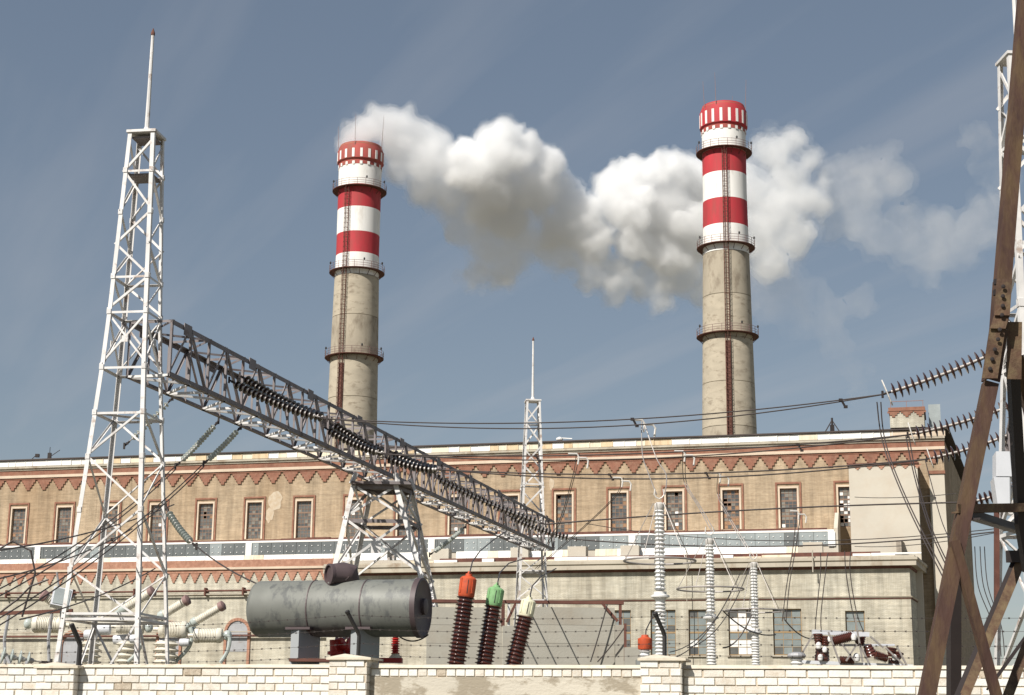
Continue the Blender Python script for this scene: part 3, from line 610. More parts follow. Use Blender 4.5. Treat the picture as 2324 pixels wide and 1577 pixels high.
b0 = WM[bld] @ Vector((fu(80), -.3, Z_TOP + .12)); q = MB(); q.box(b0 + Z * .35, (.35, .3, .3)); part('housing', q, 'dark_steel', p); q = MB(); q.bar(b0 - E_ * .6, b0 + Z * .5, .05); part('bracket', q, 'dark_steel', p); q = MB(); q.bar(b0 + E_ * 1.0, b0 + E_ * 2.3 + Z * .8, .05); part('stay', q, 'dark_steel', p)

# ================================================================== chimneys
def chimney(cx_px, Yc, rows, bands, plats, lab, ladder_off, faded, rods):
    c = at(cx_px, 900, Yc); base = Vector((c.x, Yc, 0))
    ch = thing('chimney', base, lab, 'chimney', 'striped chimneys behind the hall')
    def zrow(y, rr=0):
        return z_at(y, Yc - rr, cx_px)
    prof = []
    for y, wpx in rows:
        z = zrow(y, 3.5); d = (Vector((c.x, Yc, z)) - CAM).dot(_f); prof.append((z, wpx / 2 * d / K))
    prof.sort()
    z0, r0 = prof[0]; z1, r1 = prof[1]
    prof = [(0.0, r0 + (r0 - r1) / (z1 - z0) * z0 * 0.8)] + prof
    def rad(z):
        for (a, ra), (b, rb) in zip(prof, prof[1:]):
            if a <= z <= b: return ra + (rb - ra) * (z - a) / (b - a)
        return prof[-1][1]
    def ring_sec(name, za, zb, m, extra=0.0, label=None):
        zs = [za] + [z for z, _ in prof if za < z < zb] + [zb]
        mb = MB(); mb.lathe(base, Z, [(rad(z) + extra, z) for z in zs], 56, cap=True); return part(name, mb, m, ch, smooth=True, label=label)
    ytop = bands[0][0]
    zlist = [zrow(y, 3.7) for y, _ in bands] + [0.0]
    for k, (y, m) in enumerate(bands):
        nm = {'chimney_concrete': 'concrete_shaft', 'chimney_white': 'white_band', 'chimney_red': 'red_band', 'chimney_red_faded': 'crown'}[m]
        if nm == 'concrete_shaft':               # cast in lifts: each pour its own ring with a fine joint
            zz = zlist[k]; zs = []
            hl = 7.5
            while zz > 0.1: zs.append(zz); zz -= hl
            zs.append(0.0)
            for a, b in zip(zs, zs[1:]): ring_sec('concrete_lift', b, a - 0.10, m if random.random() < .55 else 'chimney_concrete_b', random.uniform(0, .03))
            ring_sec('concrete_core', 0, zlist[k] - 0.06, 'chimney_concrete_b', -0.08)
        else: ring_sec(nm, zlist[k + 1], zlist[k] - 0.002, m, 0.05 if nm == 'crown' else 0.0)
    zt_, rt = zlist[0], rad(zlist[0] - 0.5)
    # flared crown collar, lip, vertical slots and teeth
    zs0, zs1 = zrow(bands[1][0] - 13, 3.7), zrow(ytop + 12, 3.7)
    mb = MB(); mb.lathe(base, Z, [(rt + 0.06, zs0 - .3), (rt + 0.34, zs0), (rt + 0.34, zs1 + .2), (rt + 0.02, zs1 + 1.0), (rt - .1, zs1 + 1.4)], 56); part('crown_collar', mb, faded, ch, smooth=True)
    mb = MB(); mb.lathe(base, Z, [(rt - .08, zt_ - .6), (rt + .02, zt_ - .5), (rt + .02, zt_ + .1), (rt - .5, zt_ + .2), (rt - .5, zt_ - 3)], 48, cap=False); part('rim', mb, 'chimney_rim', ch, smooth=True)
    mb = MB(); mb.lathe(base, Z, [(rt - .5, zt_ - 3), (0.05, zt_ - 3)], 32, cap=False); part('flue_floor', mb, 'lamp_black', ch)
    sl_ = MB(); h = zs1 - zs0 - .2; sl_.prof((0, 0, 0), (0, 0, h), [(-.23, 0), (.23, 0), (.23, .06), (-.23, .06)], X, -Y_); me = sl_.mesh('slot'); me.materials.append(MATS['chimney_white'])
    tm = MB(); tm.prof((0, 0, 0), (0, 0, .6), [(-.24, 0), (.24, 0), (.24, .05), (-.24, .05)], X, -Y_); mt = tm.mesh('tooth'); mt.materials.append(MATS['chimney_white'])
    ns = 18
    for k in range(ns):
        t = 2 * math.pi * (k + .35) / ns; Rz = Matrix.Rotation(t, 4, 'Z')
        inst('slot', me, ch, Rz @ Matrix.Translation((0, -(rt + .33), zs0 + .1)))
        inst('tooth', mt, ch, Rz @ Matrix.Translation((0, -(rad(zlist[1]) + .08), zlist[1] - .1)))
    for y in plats:                              # gallery: deck, railing, brackets
        z = zrow(y, 4.5); rr = rad(z)
        mb = MB(); mb.lathe(base, Z, [(rr - .05, z), (rr + 1.05, z), (rr + 1.05, z + .09), (rr - .05, z + .09)], 40, cap=False); pl = part('gallery', mb, 'rust_dark', ch)
        mb = MB()
        for hz_ in (.45, .85, 1.3):
            pts = [base + Vector((math.cos(t) * (rr + 1.0), math.sin(t) * (rr + 1.0), z + hz_)) for t in [2 * math.pi * k / 40 for k in range(41)]]; mb.tube(pts, .035, 4)
        for k in range(20):
            t = 2 * math.pi * k / 20; q = base + Vector((math.cos(t) * (rr + 1.0), math.sin(t) * (rr + 1.0), z)); mb.tube([q, q + Z * 1.3], .04, 4)
        part('railing', mb, 'rail_steel', pl)
        for k in range(16):
            t = 2 * math.pi * (k + .5) / 16; dr = Vector((math.cos(t), math.sin(t), 0)); q = base + Z * z
            mb = MB(); mb.bar(q + dr * (rr - .02) - Z * .95, q + dr * (rr + .95) - Z * .02, .07); part('bracket', mb, 'rust_dark', pl)
        for k, t in enumerate((R(-70), R(-20), R(-160))):
            mb = MB(); q = base + Vector((math.cos(t) * (rr + 1.0), math.sin(t) * (rr + 1.0), z + 1.3)); mb.lathe(q, Z, [(.06, 0), (.12, .1), (.16, .15), (.16, .38), (.05, .5)], 8); part('warning_lamp', mb, 'lamp_black', pl)
    # caged ladder up the front
    zb, zt2 = 0.5, zrow(plats[0], 4)
    t = R(-90) + math.asin(max(-.9, min(.9, ladder_off))); dr = Vector((math.cos(t), math.sin(t), 0)); tg = Vector((-math.sin(t), math.cos(t), 0))
    mb = MB(); z = zb; cage = MB(); pp = [[], [], []]
    while z < zt2:
        rr = rad(z); q = base + dr * (rr + .28) + Z * z
        pp[0].append(q - tg * .30); pp[1].append(q + tg * .30); pp[2].append(q + dr * .7)
        mb.bar(q - tg * .3, q + tg * .3, .05)
        cage.tube([q - tg * .35, q - tg * .42 + dr * .35, q + dr * .72, q + tg * .42 + dr * .35, q + tg * .35], .035, 4); z += .9
    for k in (0, 1): mb.tube(pp[k], .05, 4)
    cage.tube(pp[2], .04, 4); cage.tube([p_ - tg * .4 - dr * .35 for p_ in pp[2]], .04, 4); cage.tube([p_ + tg * .4 - dr * .35 for p_ in pp[2]], .04, 4)
    la = part('ladder', mb, 'rust_dark', ch); part('ladder_cage', cage, 'rust_dark', la)
    mb = MB(); zl = zrow(plats[2], 4) - 1; zz = 0.5; pts = []
    while zz < zl: pts.append(base + dr * (rad(zz) + .10) + Z * zz); zz += 4
    for a, b in zip(pts, pts[1:]): mb.bar(a, b, .95, .10, up=dr)
    part('rust_streak', mb, 'rust_dark', ch)  # rust streak on the shaft by the ladder, built as a flat strip
    for (ang, hgt) in rods:
        q = base + Vector((math.cos(R(ang)) * (rt + .2), math.sin(R(ang)) * (rt + .2), zt_ - 1.5)); mb = MB(); mb.tube([q, q + Z * (hgt + 1.5) + Vector((math.cos(R(ang)), 0, 0)) * .3], [.06, .025], 5); part('lightning_rod', mb, 'rail_steel', ch)
    return base, zt_, rt
CH_R = chimney(1654, 270, [(985, 123), (740, 112), (560, 104), (420, 99), (330, 99), (240, 98)],
        [(232, 'chimney_red_faded'), (289, 'chimney_white'), (334, 'chimney_red'), (386, 'chimney_white'), (446, 'chimney_red'), (505, 'chimney_white'), (566, 'chimney_concrete')],
        [330, 548, 752], 'taller red and white striped concrete chimney at the right with a central caged ladder', -.12, 'chimney_red', ((-150, 4.5), (-115, 5.5), (-25, 5.0), (60, 4)))
CH_L = chimney(801, 290, [(960, 113), (790, 107), (620, 100), (560, 97), (420, 97), (330, 97)],
        [(324, 'chimney_red_faded'), (371, 'chimney_white'), (416, 'chimney_red'), (467, 'chimney_white'), (523, 'chimney_red'), (571, 'chimney_white'), (620, 'chimney_concrete')],
        [419, 606, 802], 'smoking red and white striped chimney at the left with a faded orange rim', -.42, 'chimney_red_faded', ((-160, 4), (-100, 5.5), (-20, 6.0), (70, 4)))
# ================================================================== lattice towers and gantry beams
def lattice_tower(name, loc, rz, lab, group, wid, zig, horiz, xpan, ztop, zmast, lw, bw, m='white_steel', plate=True, gus=()):
    """wid: [(z, width)] piecewise; zig: node heights of the zigzag bracing; horiz: heights of horizontals; xpan: (z0, z1) crossed panels"""
    t = thing(name, loc, lab, 'tower', group, rz)
    def wd(z):
        for (a, wa), (b, wb) in zip(wid, wid[1:]):
            if z <= b: return wa + (wb - wa) * (z - a) / (b - a)
        return wid[-1][1]
    def cor(sx, sy, z): h = wd(z) / 2; return Vector((sx * h, sy * h, z))
    zs = [0] + [z for z, _ in wid[1:-1] if z < ztop] + [ztop]
    for sx in (-1, 1):
        for sy in (-1, 1):
            mb = MB()
            for a, b in zip(zs, zs[1:]): mb.ell(cor(sx, sy, a), cor(sx, sy, b), lw, lw * .12, Vector((-sx, 0, 0)), Vector((0, -sy, 0)))
            part('leg', mb, m, t, world=False)
    faces = [((-1, -1), (1, -1), Vector((0, 1, 0))), ((1, -1), (1, 1), Vector((-1, 0, 0))), ((1, 1), (-1, 1), Vector((0, -1, 0))), ((-1, 1), (-1, -1), Vector((1, 0, 0)))]
    for fi, (A, Bc, inn) in enumerate(faces):
        side = fi % 2
        for k in range(len(zig) - 1):
            za, zb = zig[k], zig[k + 1]
            if zb - za < .25: side ^= 1; continue
            P, Q = (A, Bc) if side == 0 else (Bc, A)
            mb = MB(); mb.ell(cor(*P, za) + inn * .02, cor(*Q, zb) + inn * .02, bw, bw * .14, Z, inn); part('brace', mb, m, t, world=False); side ^= 1
        for z in horiz:
            mb = MB(); mb.ell(cor(*A, z) + inn * .01, cor(*Bc, z) + inn * .01, bw * 1.15, bw * .15, Vector((0, 0, -1)), inn); part('strut', mb, m, t, world=False)
        for za, zb in xpan:
            for P, Q in ((A, Bc), (Bc, A)):
                mb = MB(); mb.ell(cor(*P, za) + inn * (.02 if P == A else .05), cor(*Q, zb) + inn * (.02 if P == A else .05), bw, bw * .14, Z, inn); part('brace', mb, m, t, world=False)
            mb = MB(); c = (cor(*A, (za + zb) / 2) + cor(*Bc, (za + zb) / 2)) / 2; s_ = bw * 3.2
            mb.box(c - inn * .01, (s_ if abs(inn.y) > .5 else .02, s_ if abs(inn.x) > .5 else .02, s_)); part('gusset_plate', mb, m, t, world=False)
        for z in gus:
            for Cn in (A, Bc):
                mb = MB(); s_ = bw * 2.0; tw = (cor(*Bc, z) - cor(*A, z)).normalized() * (1 if Cn == A else -1)
                c = cor(*Cn, z) + tw * s_ * .45 - inn * .012; mb.box(c, (s_ if abs(inn.y) > .5 else .018, s_ if abs(inn.x) > .5 else .018, s_ * 1.3)); part('gusset_plate', mb, m, t, world=False)
    for z in horiz[:3]:
        mb = MB(); mb.ell(cor(-1, -1, z), cor(1, 1, z), bw, bw * .14, Vector((0, 0, -1)), X); part('plan_brace', mb, m, t, world=False)
    if plate:
        mb = MB(); s_ = wd(ztop) * 1.10; mb.box((0, 0, ztop + .04), (s_, s_, .07)); part('top_plate', mb, m, t, world=False)
        mb = MB(); mb.lathe((0, 0, ztop + .07), Z, [(.16, 0), (.13, .05), (.075, .18)], 10); part('mast_foot', mb, m, t, world=False)
        hm = zmast - ztop; mb = MB(); mb.tube([(0, 0, ztop + .1), (0, 0, ztop + hm * .5), (0, 0, zmast - .12)], [.070, .055, .045], 8); ms = part('mast', mb, m, t, world=False, smooth=True)
        mb = MB(); mb.lathe((0, 0, zmast - .12), Z, [(.06, 0), (.06, .06), (.01, .2)], 8); part('mast_tip', mb, 'rust_dark', ms, world=False)
    for sx in (-1, 1):
        for sy in (-1, 1):
            mb = MB(); c = cor(sx, sy, 0); mb.box((c.x, c.y, .12), (.55, .55, .24)); part('footing', mb, 'cap_concrete', t, world=False)
    return t, cor
TL = at(298, 850, 42); TL.z = 0
zL = lambda y: z_at(y, 42, 300)
nodes = [.1, zL(1408)] + [zL(y) for y in (1392, 1310, 1160, 1040, 950)]
tl, corL = lattice_tower('lattice_tower', TL, R(-9), 'tall white lattice tower with lightning mast, standing at the left in front of the hall', 'white gantry towers',
    [(0, 2.55), (zL(840), 1.22), (zL(715), 1.08), (zL(310), .74)], [.1, zL(1412), zL(1300), zL(1165), zL(1045), zL(940)], [zL(1408), zL(1396), zL(945), zL(842), zL(716), zL(636), zL(395)], [(zL(838), zL(722))],
    zL(310), zL(70), .108, .052, gus=(zL(945), zL(842), zL(716), zL(1165), zL(1045), zL(1300), zL(636), zL(490), zL(395)))
# the zigzag above the beam
def upper_zig(t, cor, zn, bw, m='white_steel'):
    for A, Bc, inn in [((-1, -1), (1, -1), Vector((0, 1, 0))), ((1, -1), (1, 1), Vector((-1, 0, 0))), ((1, 1), (-1, 1), Vector((0, -1, 0))), ((-1, 1), (-1, -1), Vector((1, 0, 0)))]:
        side = 0
        for za, zb in zip(zn, zn[1:]):
            P, Q = (A, Bc) if side == 0 else (Bc, A)
            mb = MB(); mb.ell(cor(*P, za) + inn * .02, cor(*Q, zb) + inn * .02, bw, bw * .14, Z, inn); part('brace', mb, m, t, world=False); side ^= 1
upper_zig(tl, corL, [zL(y) for y in (712, 640, 565, 490, 400, 325)], .06)
for z in (zL(395), zL(310)):
    mb = MB(); w_ = .68 if z < zL(330) else .60; mb.box((0, .05, z - .10), (w_, w_, .05)); part('platform', mb, 'beam_steel', tl, world=False)
YF = 83
TF = at(1207, 1200, YF); TF.z = 0
zF = lambda y: z_at(y, YF, 1207)
tf, corF = lattice_tower('lattice_tower', TF, R(6), 'small distant white lattice mast tower at the far end of the gantry beam', 'white gantry towers',
    [(0, 2.1), (zF(1235), 1.25), (zF(912), .72)], [.1, zF(1480), zF(1420), zF(1362), zF(1310), zF(1262)], [zF(1362), zF(1296), zF(1235), zF(1165), zF(1100), zF(960)], [(zF(1228), zF(1172))],
    zF(912), zF(768), .10, .058, gus=(zF(1235), zF(1100)))
upper_zig(tf, corF, [zF(y) for y in (1162, 1110, 1062, 1015, 965, 920)], .08)
TW = at(2352, 800, 36.8); TW.z = 0
zW = lambda y: z_at(y, 36.8, 2290)
tw_, corW = lattice_tower('lattice_tower', TW, R(4), 'white lattice tower cut by the right picture edge, behind the rusty pylon', 'white gantry towers',
    [(0, 2.4), (zW(830), 1.25), (zW(715), 1.1), (zW(137), .74)], [.1, 2.6, 4.4, 6.0, 7.6, zW(830)], [2.6, 6.0, zW(830), zW(700), zW(560), zW(330)], [(zW(824), zW(706))], zW(137), zW(-100), .135, .07, gus=(zW(830), zW(700)))
upper_zig(tw_, corW, [zW(y) for y in (696, 600, 510, 420, 330, 240, 150)], .08)
hb = thing('floodlight_housing', at(2272, 1100, 36.3), 'pale grey two-piece sheet metal housing hung on the white tower behind the rusty pylon', 'housing')
for (y0, y1, w0, w1, dx_) in ((1030, 1086, 19, 22, 0), (1088, 1150, 22, 17, -2)):
    a, b = at(2270 + dx_, y0, 36.2), at(2270 + dx_, y1, 36.2); m_ = 38.0 / K; mb = MB()
    for zz, ww_ in ((a.z, w0 * m_), (b.z, w1 * m_)):
        mb.v += [Vector((a.x + sx * ww_ + (0.12 if sy > 0 else 0), 36.2 + sy * .35, zz)) for sx, sy in ((-1, -1), (.55, -1), (1, -.4), (1, 1), (-1, 1))]
    mb.f = [(i, (i + 1) % 5, 5 + (i + 1) % 5, 5 + i) for i in range(5)] + [(0, 1, 2, 3, 4), (5, 6, 7, 8, 9)]
    part('sheet_box', mb, 'box_grey', hb)
mb = MB(); mb.bar(at(2262, 1150, 36.4), at(2262, 1390, 36.4), .10); part('conduit', mb, 'rust_dark', hb)

def gantry_beam(p0, p1, z0, z1, wd, npan, lab, cw, bw):
    p0 = Vector((p0.x, p0.y, 0)); p1 = Vector((p1.x, p1.y, 0)); d = (p1 - p0); L = d.length; d.normalize(); s = Vector((d.y, -d.x, 0))
    g = thing('gantry_beam', p0 + Z * z0, lab, 'beam', 'gantry beams')
    def P(t, sx, top): return p0 + d * (L * t) + s * (sx * wd / 2) + Z * (z1 if top else z0)
    for sx in (-1, 1):
        for top in (0, 1):
            mb = MB(); mb.ell(P(0, sx, top), P(1, sx, top), cw, cw * .13, s * -sx, Z * (-1 if top else 1)); part('chord', mb, 'beam_steel', g)
    for k in range(npan + 1):
        t = k / npan
        for sx in (-1, 1):
            mb = MB(); mb.ell(P(t, sx, 0), P(t, sx, 1), bw, bw * .14, d, s * -sx); part('post', mb, 'beam_steel', g)
        if k % 2 == 0:
            for top in (0, 1):
                mb = MB(); mb.ell(P(t, -1, top), P(t, 1, top), bw, bw * .14, d, Z * (-1 if top else 1)); part('cross_strut', mb, 'beam_steel' if top else 'white_steel', g)
        if k == npan: break
        t2 = (k + 1) / npan
        for sx in (-1, 1):
            a, b = (0, 1) if k % 2 == 0 else (1, 0)
            mb = MB(); mb.ell(P(t, sx, a) - s * sx * .03, P(t2, sx, b) - s * sx * .03, bw, bw * .14, Z, s * -sx); part('diagonal', mb, 'beam_steel', g)
        for top in (0, 1):
            a, b = (-1, 1) if (k + top) % 2 == 0 else (1, -1)
            mb = MB(); mb.ell(P(t, a, top), P(t2, b, top), bw * .9, bw * .13, d, Z * (-1 if top else 1)); part('plan_diagonal', mb, 'beam_steel' if top else 'white_steel', g)
    for k in range(0, npan, 4):
        for sx in (-1, 1):
            mb = MB(); c = P((k + .5) / npan if k else .02, sx, 1) - Z * .1; M3 = Matrix((d, s, Z)).transposed(); mb.box(c + s * sx * .02, (.45, .02, .32), M3); part('splice_plate', mb, 'beam_steel', g)
    return g, P, d, s, L
BZ0, BZ1 = zL(857), zL(729)
A0 = TL + Vector((.45, -.1, 0)); A1 = TF + Vector((.55, .8, 0))
gb, GP, gd, gs, GL = gantry_beam(A0, A1, BZ0, BZ1, 1.25, 38, 'long dark lattice gantry beam receding from the left tower to the small far mast', .125, .066)
g2, GP2, g2d, g2s, G2L = gantry_beam(TW + Vector((.45, -.1, 0)), TW + Vector((.45, -.1, 0)) + gd * 30, zW(830), zW(705), 1.25, 20, 'second lattice gantry beam at the right picture edge, mostly hidden by the pylon', .15, .085)

# ---- splayed trestle that carries the beam half way
YM = 58
def trestle():
    tops = {(-1, -1): (797, 1100), (1, -1): (903, 1098), (-1, 1): (838, 1098), (1, 1): (940, 1096)}
    bots = {(-1, -1): (748, 1310), (1, -1): (962, 1312), (-1, 1): (800, 1300), (1, 1): (985, 1330)}
    t = thing('lattice_trestle', (at(855, 1300, YM + .8).x, YM + .8, 0), 'white splayed lattice trestle under the middle of the gantry beam, behind the grey tank', 'tower')
    ztop = z_at(1098, YM, 855); zb = z_at(1310, YM, 855); L = {}
    for k in tops:
        yy = YM + (0 if k[1] < 0 else 1.5); a = at(*tops[k], yy); a.z = ztop; b = at(*bots[k], yy + (-.7 if k[1] < 0 else .7)); dr = (b - a); g0 = a + dr * (a.z / -dr.z)
        L[k] = (a, g0); mb = MB(); mb.ell(g0, a, .165, .02, X * -k[0], Y_ * -k[1]); part('leg', mb, 'white_steel', t)
    def Q(k, z): a, g0 = L[k]; q = (z - g0.z) / (a.z - g0.z); return g0.lerp(a, q)
    zz = [ztop - .05, z_at(1180, YM, 855), z_at(1248, YM, 855), zb, zb - 2.2]
    fcs = [((-1, -1), (1, -1), Y_), ((1, -1), (1, 1), -X), ((1, 1), (-1, 1), -Y_), ((-1, 1), (-1, -1), X)]
    for A, Bc, inn in fcs:
        for z in (zz[0], zz[1]):
            mb = MB(); mb.ell(Q(A, z), Q(Bc, z), .13, .016, -Z, inn); part('strut', mb, 'beam_steel', t)
        for za, zb_ in ((zz[0], zz[1]), (zz[1], zz[3]), (zz[3], zz[4])):
            for a, b in ((A, Bc), (Bc, A)):
                mb = MB(); o_ = .03 if a == A else .07; mb.ell(Q(a, za) + inn * o_, Q(b, zb_) + inn * o_, .085, .012, Z, inn); part('brace', mb, 'white_steel', t)
        mb = MB(); zm = (zz[1] + zz[3]) / 2; c = (Q(A, zm) + Q(Bc, zm)) / 2; mb.box(c - inn * .02, (.34 if abs(inn.y) > .5 else .03, .34 if abs(inn.x) > .5 else .03, .42)); part('gusset_plate', mb, 'white_steel', t)
    mb = MB(); c = (L[(-1, -1)][0] + L[(1, 1)][0]) / 2; mb.box(c + Z * .02, (2.1, 1.9, .10)); part('head_frame', mb, 'beam_steel', t)
    mb = MB(); h = BZ0 - ztop
    for k in tops:
        b = L[k][0].copy(); mb.bar(b, Vector((lerp(b.x, c.x, .15), lerp(b.y, c.y, .15), max(BZ0, ztop + .4))), .13)
    part('saddle', mb, 'white_steel', t)
trestle()

# ================================================================== insulator strings
def disc_mesh(m, r=.15, p=.146, rc=.05, cm='disc_cap'):
    mb = MB(); mb.lathe((0, 0, 0), Z, [(r * .42, -.004), (r * .8, .008), (r, .026), (r * .97, .038), (r * .6, .034), (r * .4, .05)], 14); n0 = len(mb.f)
    mb.lathe((0, 0, 0), Z, [(.02, -p * .52), (.03, -p * .45), (rc * .85, -p * .36), (rc, -.008), (rc, -.001)], 10); mb.lathe((0, 0, 0), Z, [(.03, .051), (.03, p * .5)], 8)
    me = mb.mesh('disc', True); me.materials.append(MATS[m]); me.materials.append(MATS[cm])
    for i, q in enumerate(me.polygons): q.material_index = 0 if i < n0 else 1
    return me
DM = {'disc_dark': disc_mesh('disc_dark', .145, rc=.055), 'disc_brown': disc_mesh('disc_brown', .165, rc=.036, cm='pale_wire'), 'disc_glass': disc_mesh('disc_glass', .15)}
def orient(d):
    return d.to_track_quat('Z', 'Y').to_matrix().to_4x4()
def string(p0, p1, m, lab, sagm=.25, double=0.0, side=None, group='insulator strings', pitch=.146, scale=1.0):
    p0 = Vector(p0); p1 = Vector(p1); L = (p1 - p0).length
    t = thing('insulator_string', p0, lab, 'insulator', group); inv = WM[t].inverted()
    offs = (0,) if not double else (-double / 2, double / 2); side = side or Z
    rodpts = sag(p0, p1, sagm, 16)
    for o in offs:
        pts = [p + side * o for p in rodpts]
        n = int((L - .5) / (pitch * scale))
        for k in range(n):
            q = (.25 + (k + .5) * pitch * scale) / L; x = q * 16; i = min(15, int(x)); p = pts[i].lerp(pts[i + 1], x - i); d = (pts[i + 1] - pts[i]).normalized()
            inst('disc', DM[m], t, inv @ Matrix.Translation(p) @ orient(-d) @ Matrix.Scale(scale, 4))
        mb = MB(); mb.tube(pts, .018, 5); part('link_rod', mb, 'pale_wire', t)
    for q in (p0, p1):
        d = (rodpts[1] - rodpts[0]).normalized() if q is p0 else (rodpts[-1] - rodpts[-2]).normalized()
        mb = MB(); mb.box(q + d * (.12 if q is p0 else -.12), (.06, .06, .06)); mb.bar(q - side * .09, q + side * .09, .05); mb.tube([q, q + d * (.22 if q is p0 else -.22)], .03, 5); part('yoke', mb, 'dark_steel', t)
    if m == 'disc_brown':                         # arcing horn ring at the wire end
        c = p0; mb = MB(); d = (p1 - p0).normalized(); a = d.cross(Z).normalized(); b = a.cross(d)
        pts = [c + d * .12 + (a * math.cos(x) * .16 + b * math.sin(x) * .34) for x in [2 * math.pi * k / 14 for k in range(15)]]; mb.tube(pts, .018, 5); part('arcing_ring', mb, 'fitting', t)
    return t
def beam_t(px):                                    # place along the first beam that shows at column px
    lo, hi = 0.0, 1.0
    for _ in range(40):
        mid = (lo + hi) / 2; x = proj((GP(mid, 1, 0) + GP(mid, 1, 1)) / 2)[0]
        if x < px: lo = mid
        else: hi = mid
    return lo
def wire(name, pts, r, lab, cat, m='wire', group=None, cast=None):
    mb = MB(); mb.tube(pts, r, 5); o = part(name, mb, m); return tag(o, lab, cat, group)
LW = [((520, 862), (742, 950), (2003, 895), (2335, 763), 'first', .55),
      ((734, 968), (879, 1031), (2060, 987), (2335, 905), 'second', .55),
      ((869, 1035), (1003, 1066), (2103, 1042), (2335, 968), 'third', .5),
      ((986, 1082), (1238, 1190), (2196, 1140), (2335, 1092), 'fourth', .0),
      ((1150, 1168), (1308, 1224), (2345, 1196), (2420, 1180), 'fifth', .0)]
WIRES = {}
for k, (s0, s1, r0, r1, nm, sg) in enumerate(LW):
    t = beam_t(s0[0]); Yb = GP(t, 1, 0).y - .2; a = at(*s0, Yb); b = at(*s1, Yb - .9)
    Yr = Yb - (4.6 if k < 3 else 6); c = at(*r0, Yr); d = at(*r1, Yr - 1.0)
    string(a, b, 'disc_dark', f'string of black insulator discs on the gantry beam, {nm} from the left tower', .12, double=.0, scale=1.0 if k < 2 else 1.15)
    if k < 3: string(a - gs * .05 + Z * .30 + gd * .8, b + Z * .02 + gd * .35, 'disc_dark', f'rear string of black insulator discs beside the {nm} one on the gantry beam', .12, scale=1.0 if k < 2 else 1.15)
    if k < 4: string(c, d, 'disc_brown', f'string of brown insulator discs at the right edge, {nm} from the top', .10, double=.0, scale=1.35 if k == 0 else 1.4 if k == 1 else 1.5, pitch=.125)
    mid = {0: (1470, 951), 1: (1300, 1034), 2: (1520, 1076), 3: (1640, 1162), 4: (1760, 1240)}[k]
    q = (mid[0] - s1[0]) / (r0[0] - s1[0]); pm_ = at(mid[0], mid[1], lerp(b.y, c.y, q))
    # parabola through the three points
    def para(x, b=b, c=c, pm_=pm_, q=q):
        base = b.lerp(c, x); sgm = (b.lerp(c, q).z - pm_.z) / (4 * q * (1 - q)); return base - Z * (4 * sgm * x * (1 - x))
    WIRES[k] = para
    if k < 3:
        t_ = thing('twin_conductor', b, f'pair of thin dark overhead wires, {nm} pair from the top, across the picture', 'wire', 'overhead wires')
        for o_ in (0.0, -.16):
            mb = MB(); mb.tube([para(i / 24) + Z * o_ * math.sin(math.pi * min(1, max(0, i / 24)) * .98 + .03) for i in range(25)], .017 + .004 * k, 5); part('conductor', mb, 'wire', t_)
        for x in ((.57, .93) if k == 0 else (.30, .8) if k == 1 else (.36, .56)):
            mb = MB(); p = para(x); mb.tube([p + Z * .03, p - Z * .20 + X * .12], .03, 5); mb.box(p, (.09, .06, .07)); mb.box(p - Z * .17 + X * .12, (.09, .06, .07)); part('spacer', mb, 'dark_steel', t_)
    else:
        wire('overhead_conductor', [para(i / 24) for i in range(25)], .030, f'single dark overhead wire in front of the tall windows, {nm} line from the top', 'wire', group='overhead wires')
# thin guard lines further down
for (a, b, ya, yb, s_, lb) in (((1330, 1188), (2324, 1192), 80, 60, .7, 'faint thin wire just above the glazed strip of the hall'), ((1940, 1128), (2170, 1120), 88, 70, .1, 'short thin wire crossing the blank plaster block'), ((1940, 1240), (2324, 1195), 88, 60, .25, 'thin wire across the foot of the plaster block')):
    wire('guard_wire', sag(at(*a, ya), at(*b, yb), s_), .018, lb, 'wire', group='overhead wires')
# ---- droppers with bright clamps
def dropper(name, pts, Ys, lab, r=.014, twin=.10, m='pale_wire', clamp=True):
    P_ = [at(*p, y) for p, y in zip(pts, Ys)]; t = thing(name, P_[0], lab, 'wire', 'dropper wires')
    # smooth the polyline
    S = []
    for i in range(len(P_) - 1):
        p0 = P_[max(i - 1, 0)]; p1 = P_[i]; p2 = P_[i + 1]; p3 = P_[min(i + 2, len(P_) - 1)]
        for k in range(8):
            u = k / 8; S.append(.5 * ((2 * p1) + (p2 - p0) * u + (2 * p0 - 5 * p1 + 4 * p2 - p3) * u * u + (3 * p1 - p0 - 3 * p2 + p3) * u ** 3))
    S.append(P_[-1])
    for k, o in enumerate((0, 1) if twin else (0,)):
        mb = MB(); mb.tube([p + X * twin * o * (1 - .4 * math.sin(math.pi * i / len(S))) for i, p in enumerate(S)], r, 5); part('strand', mb, m, t)
    if clamp:
        for o in (0, 1):
            mb = MB(); p = S[0] + X * o * .28 - Z * o * .12; mb.tube([p - X * .25, p + X * .02, p + X * .08 - Z * .10, p + X * .05 - Z * .32], .03, 6); part('clamp', mb, 'fitting', t)
    return t
Yw = [WIRES[k](.5).y for k in range(5)]
AR = [(1500, 1130, 40.0), (1612, 1213, 47.8), (1712, 1268, 54.6)]
dropper('dropper_wire', [(1456, 953), (1458, 1030), (1470, 1070), (1490, 1122)], [Yw[0], Yw[0] - .5, 41, 40], 'pair of droppers from the top line to the tallest post insulator', twin=.0)
dropper('dropper_wire', [(1462, 960), (1490, 1040), (1512, 1078), (1509, 1122)], [Yw[0], Yw[0] - .5, 41, 40], 'second dropper from the top line to the tallest post insulator', twin=.0, clamp=False)
dropper('dropper_wire', [(1549, 1024), (1553, 1095), (1585, 1150), (1615, 1206)], [Yw[1], 52, 49, 47.8], 'dropper pair from the second line to the middle post insulator')
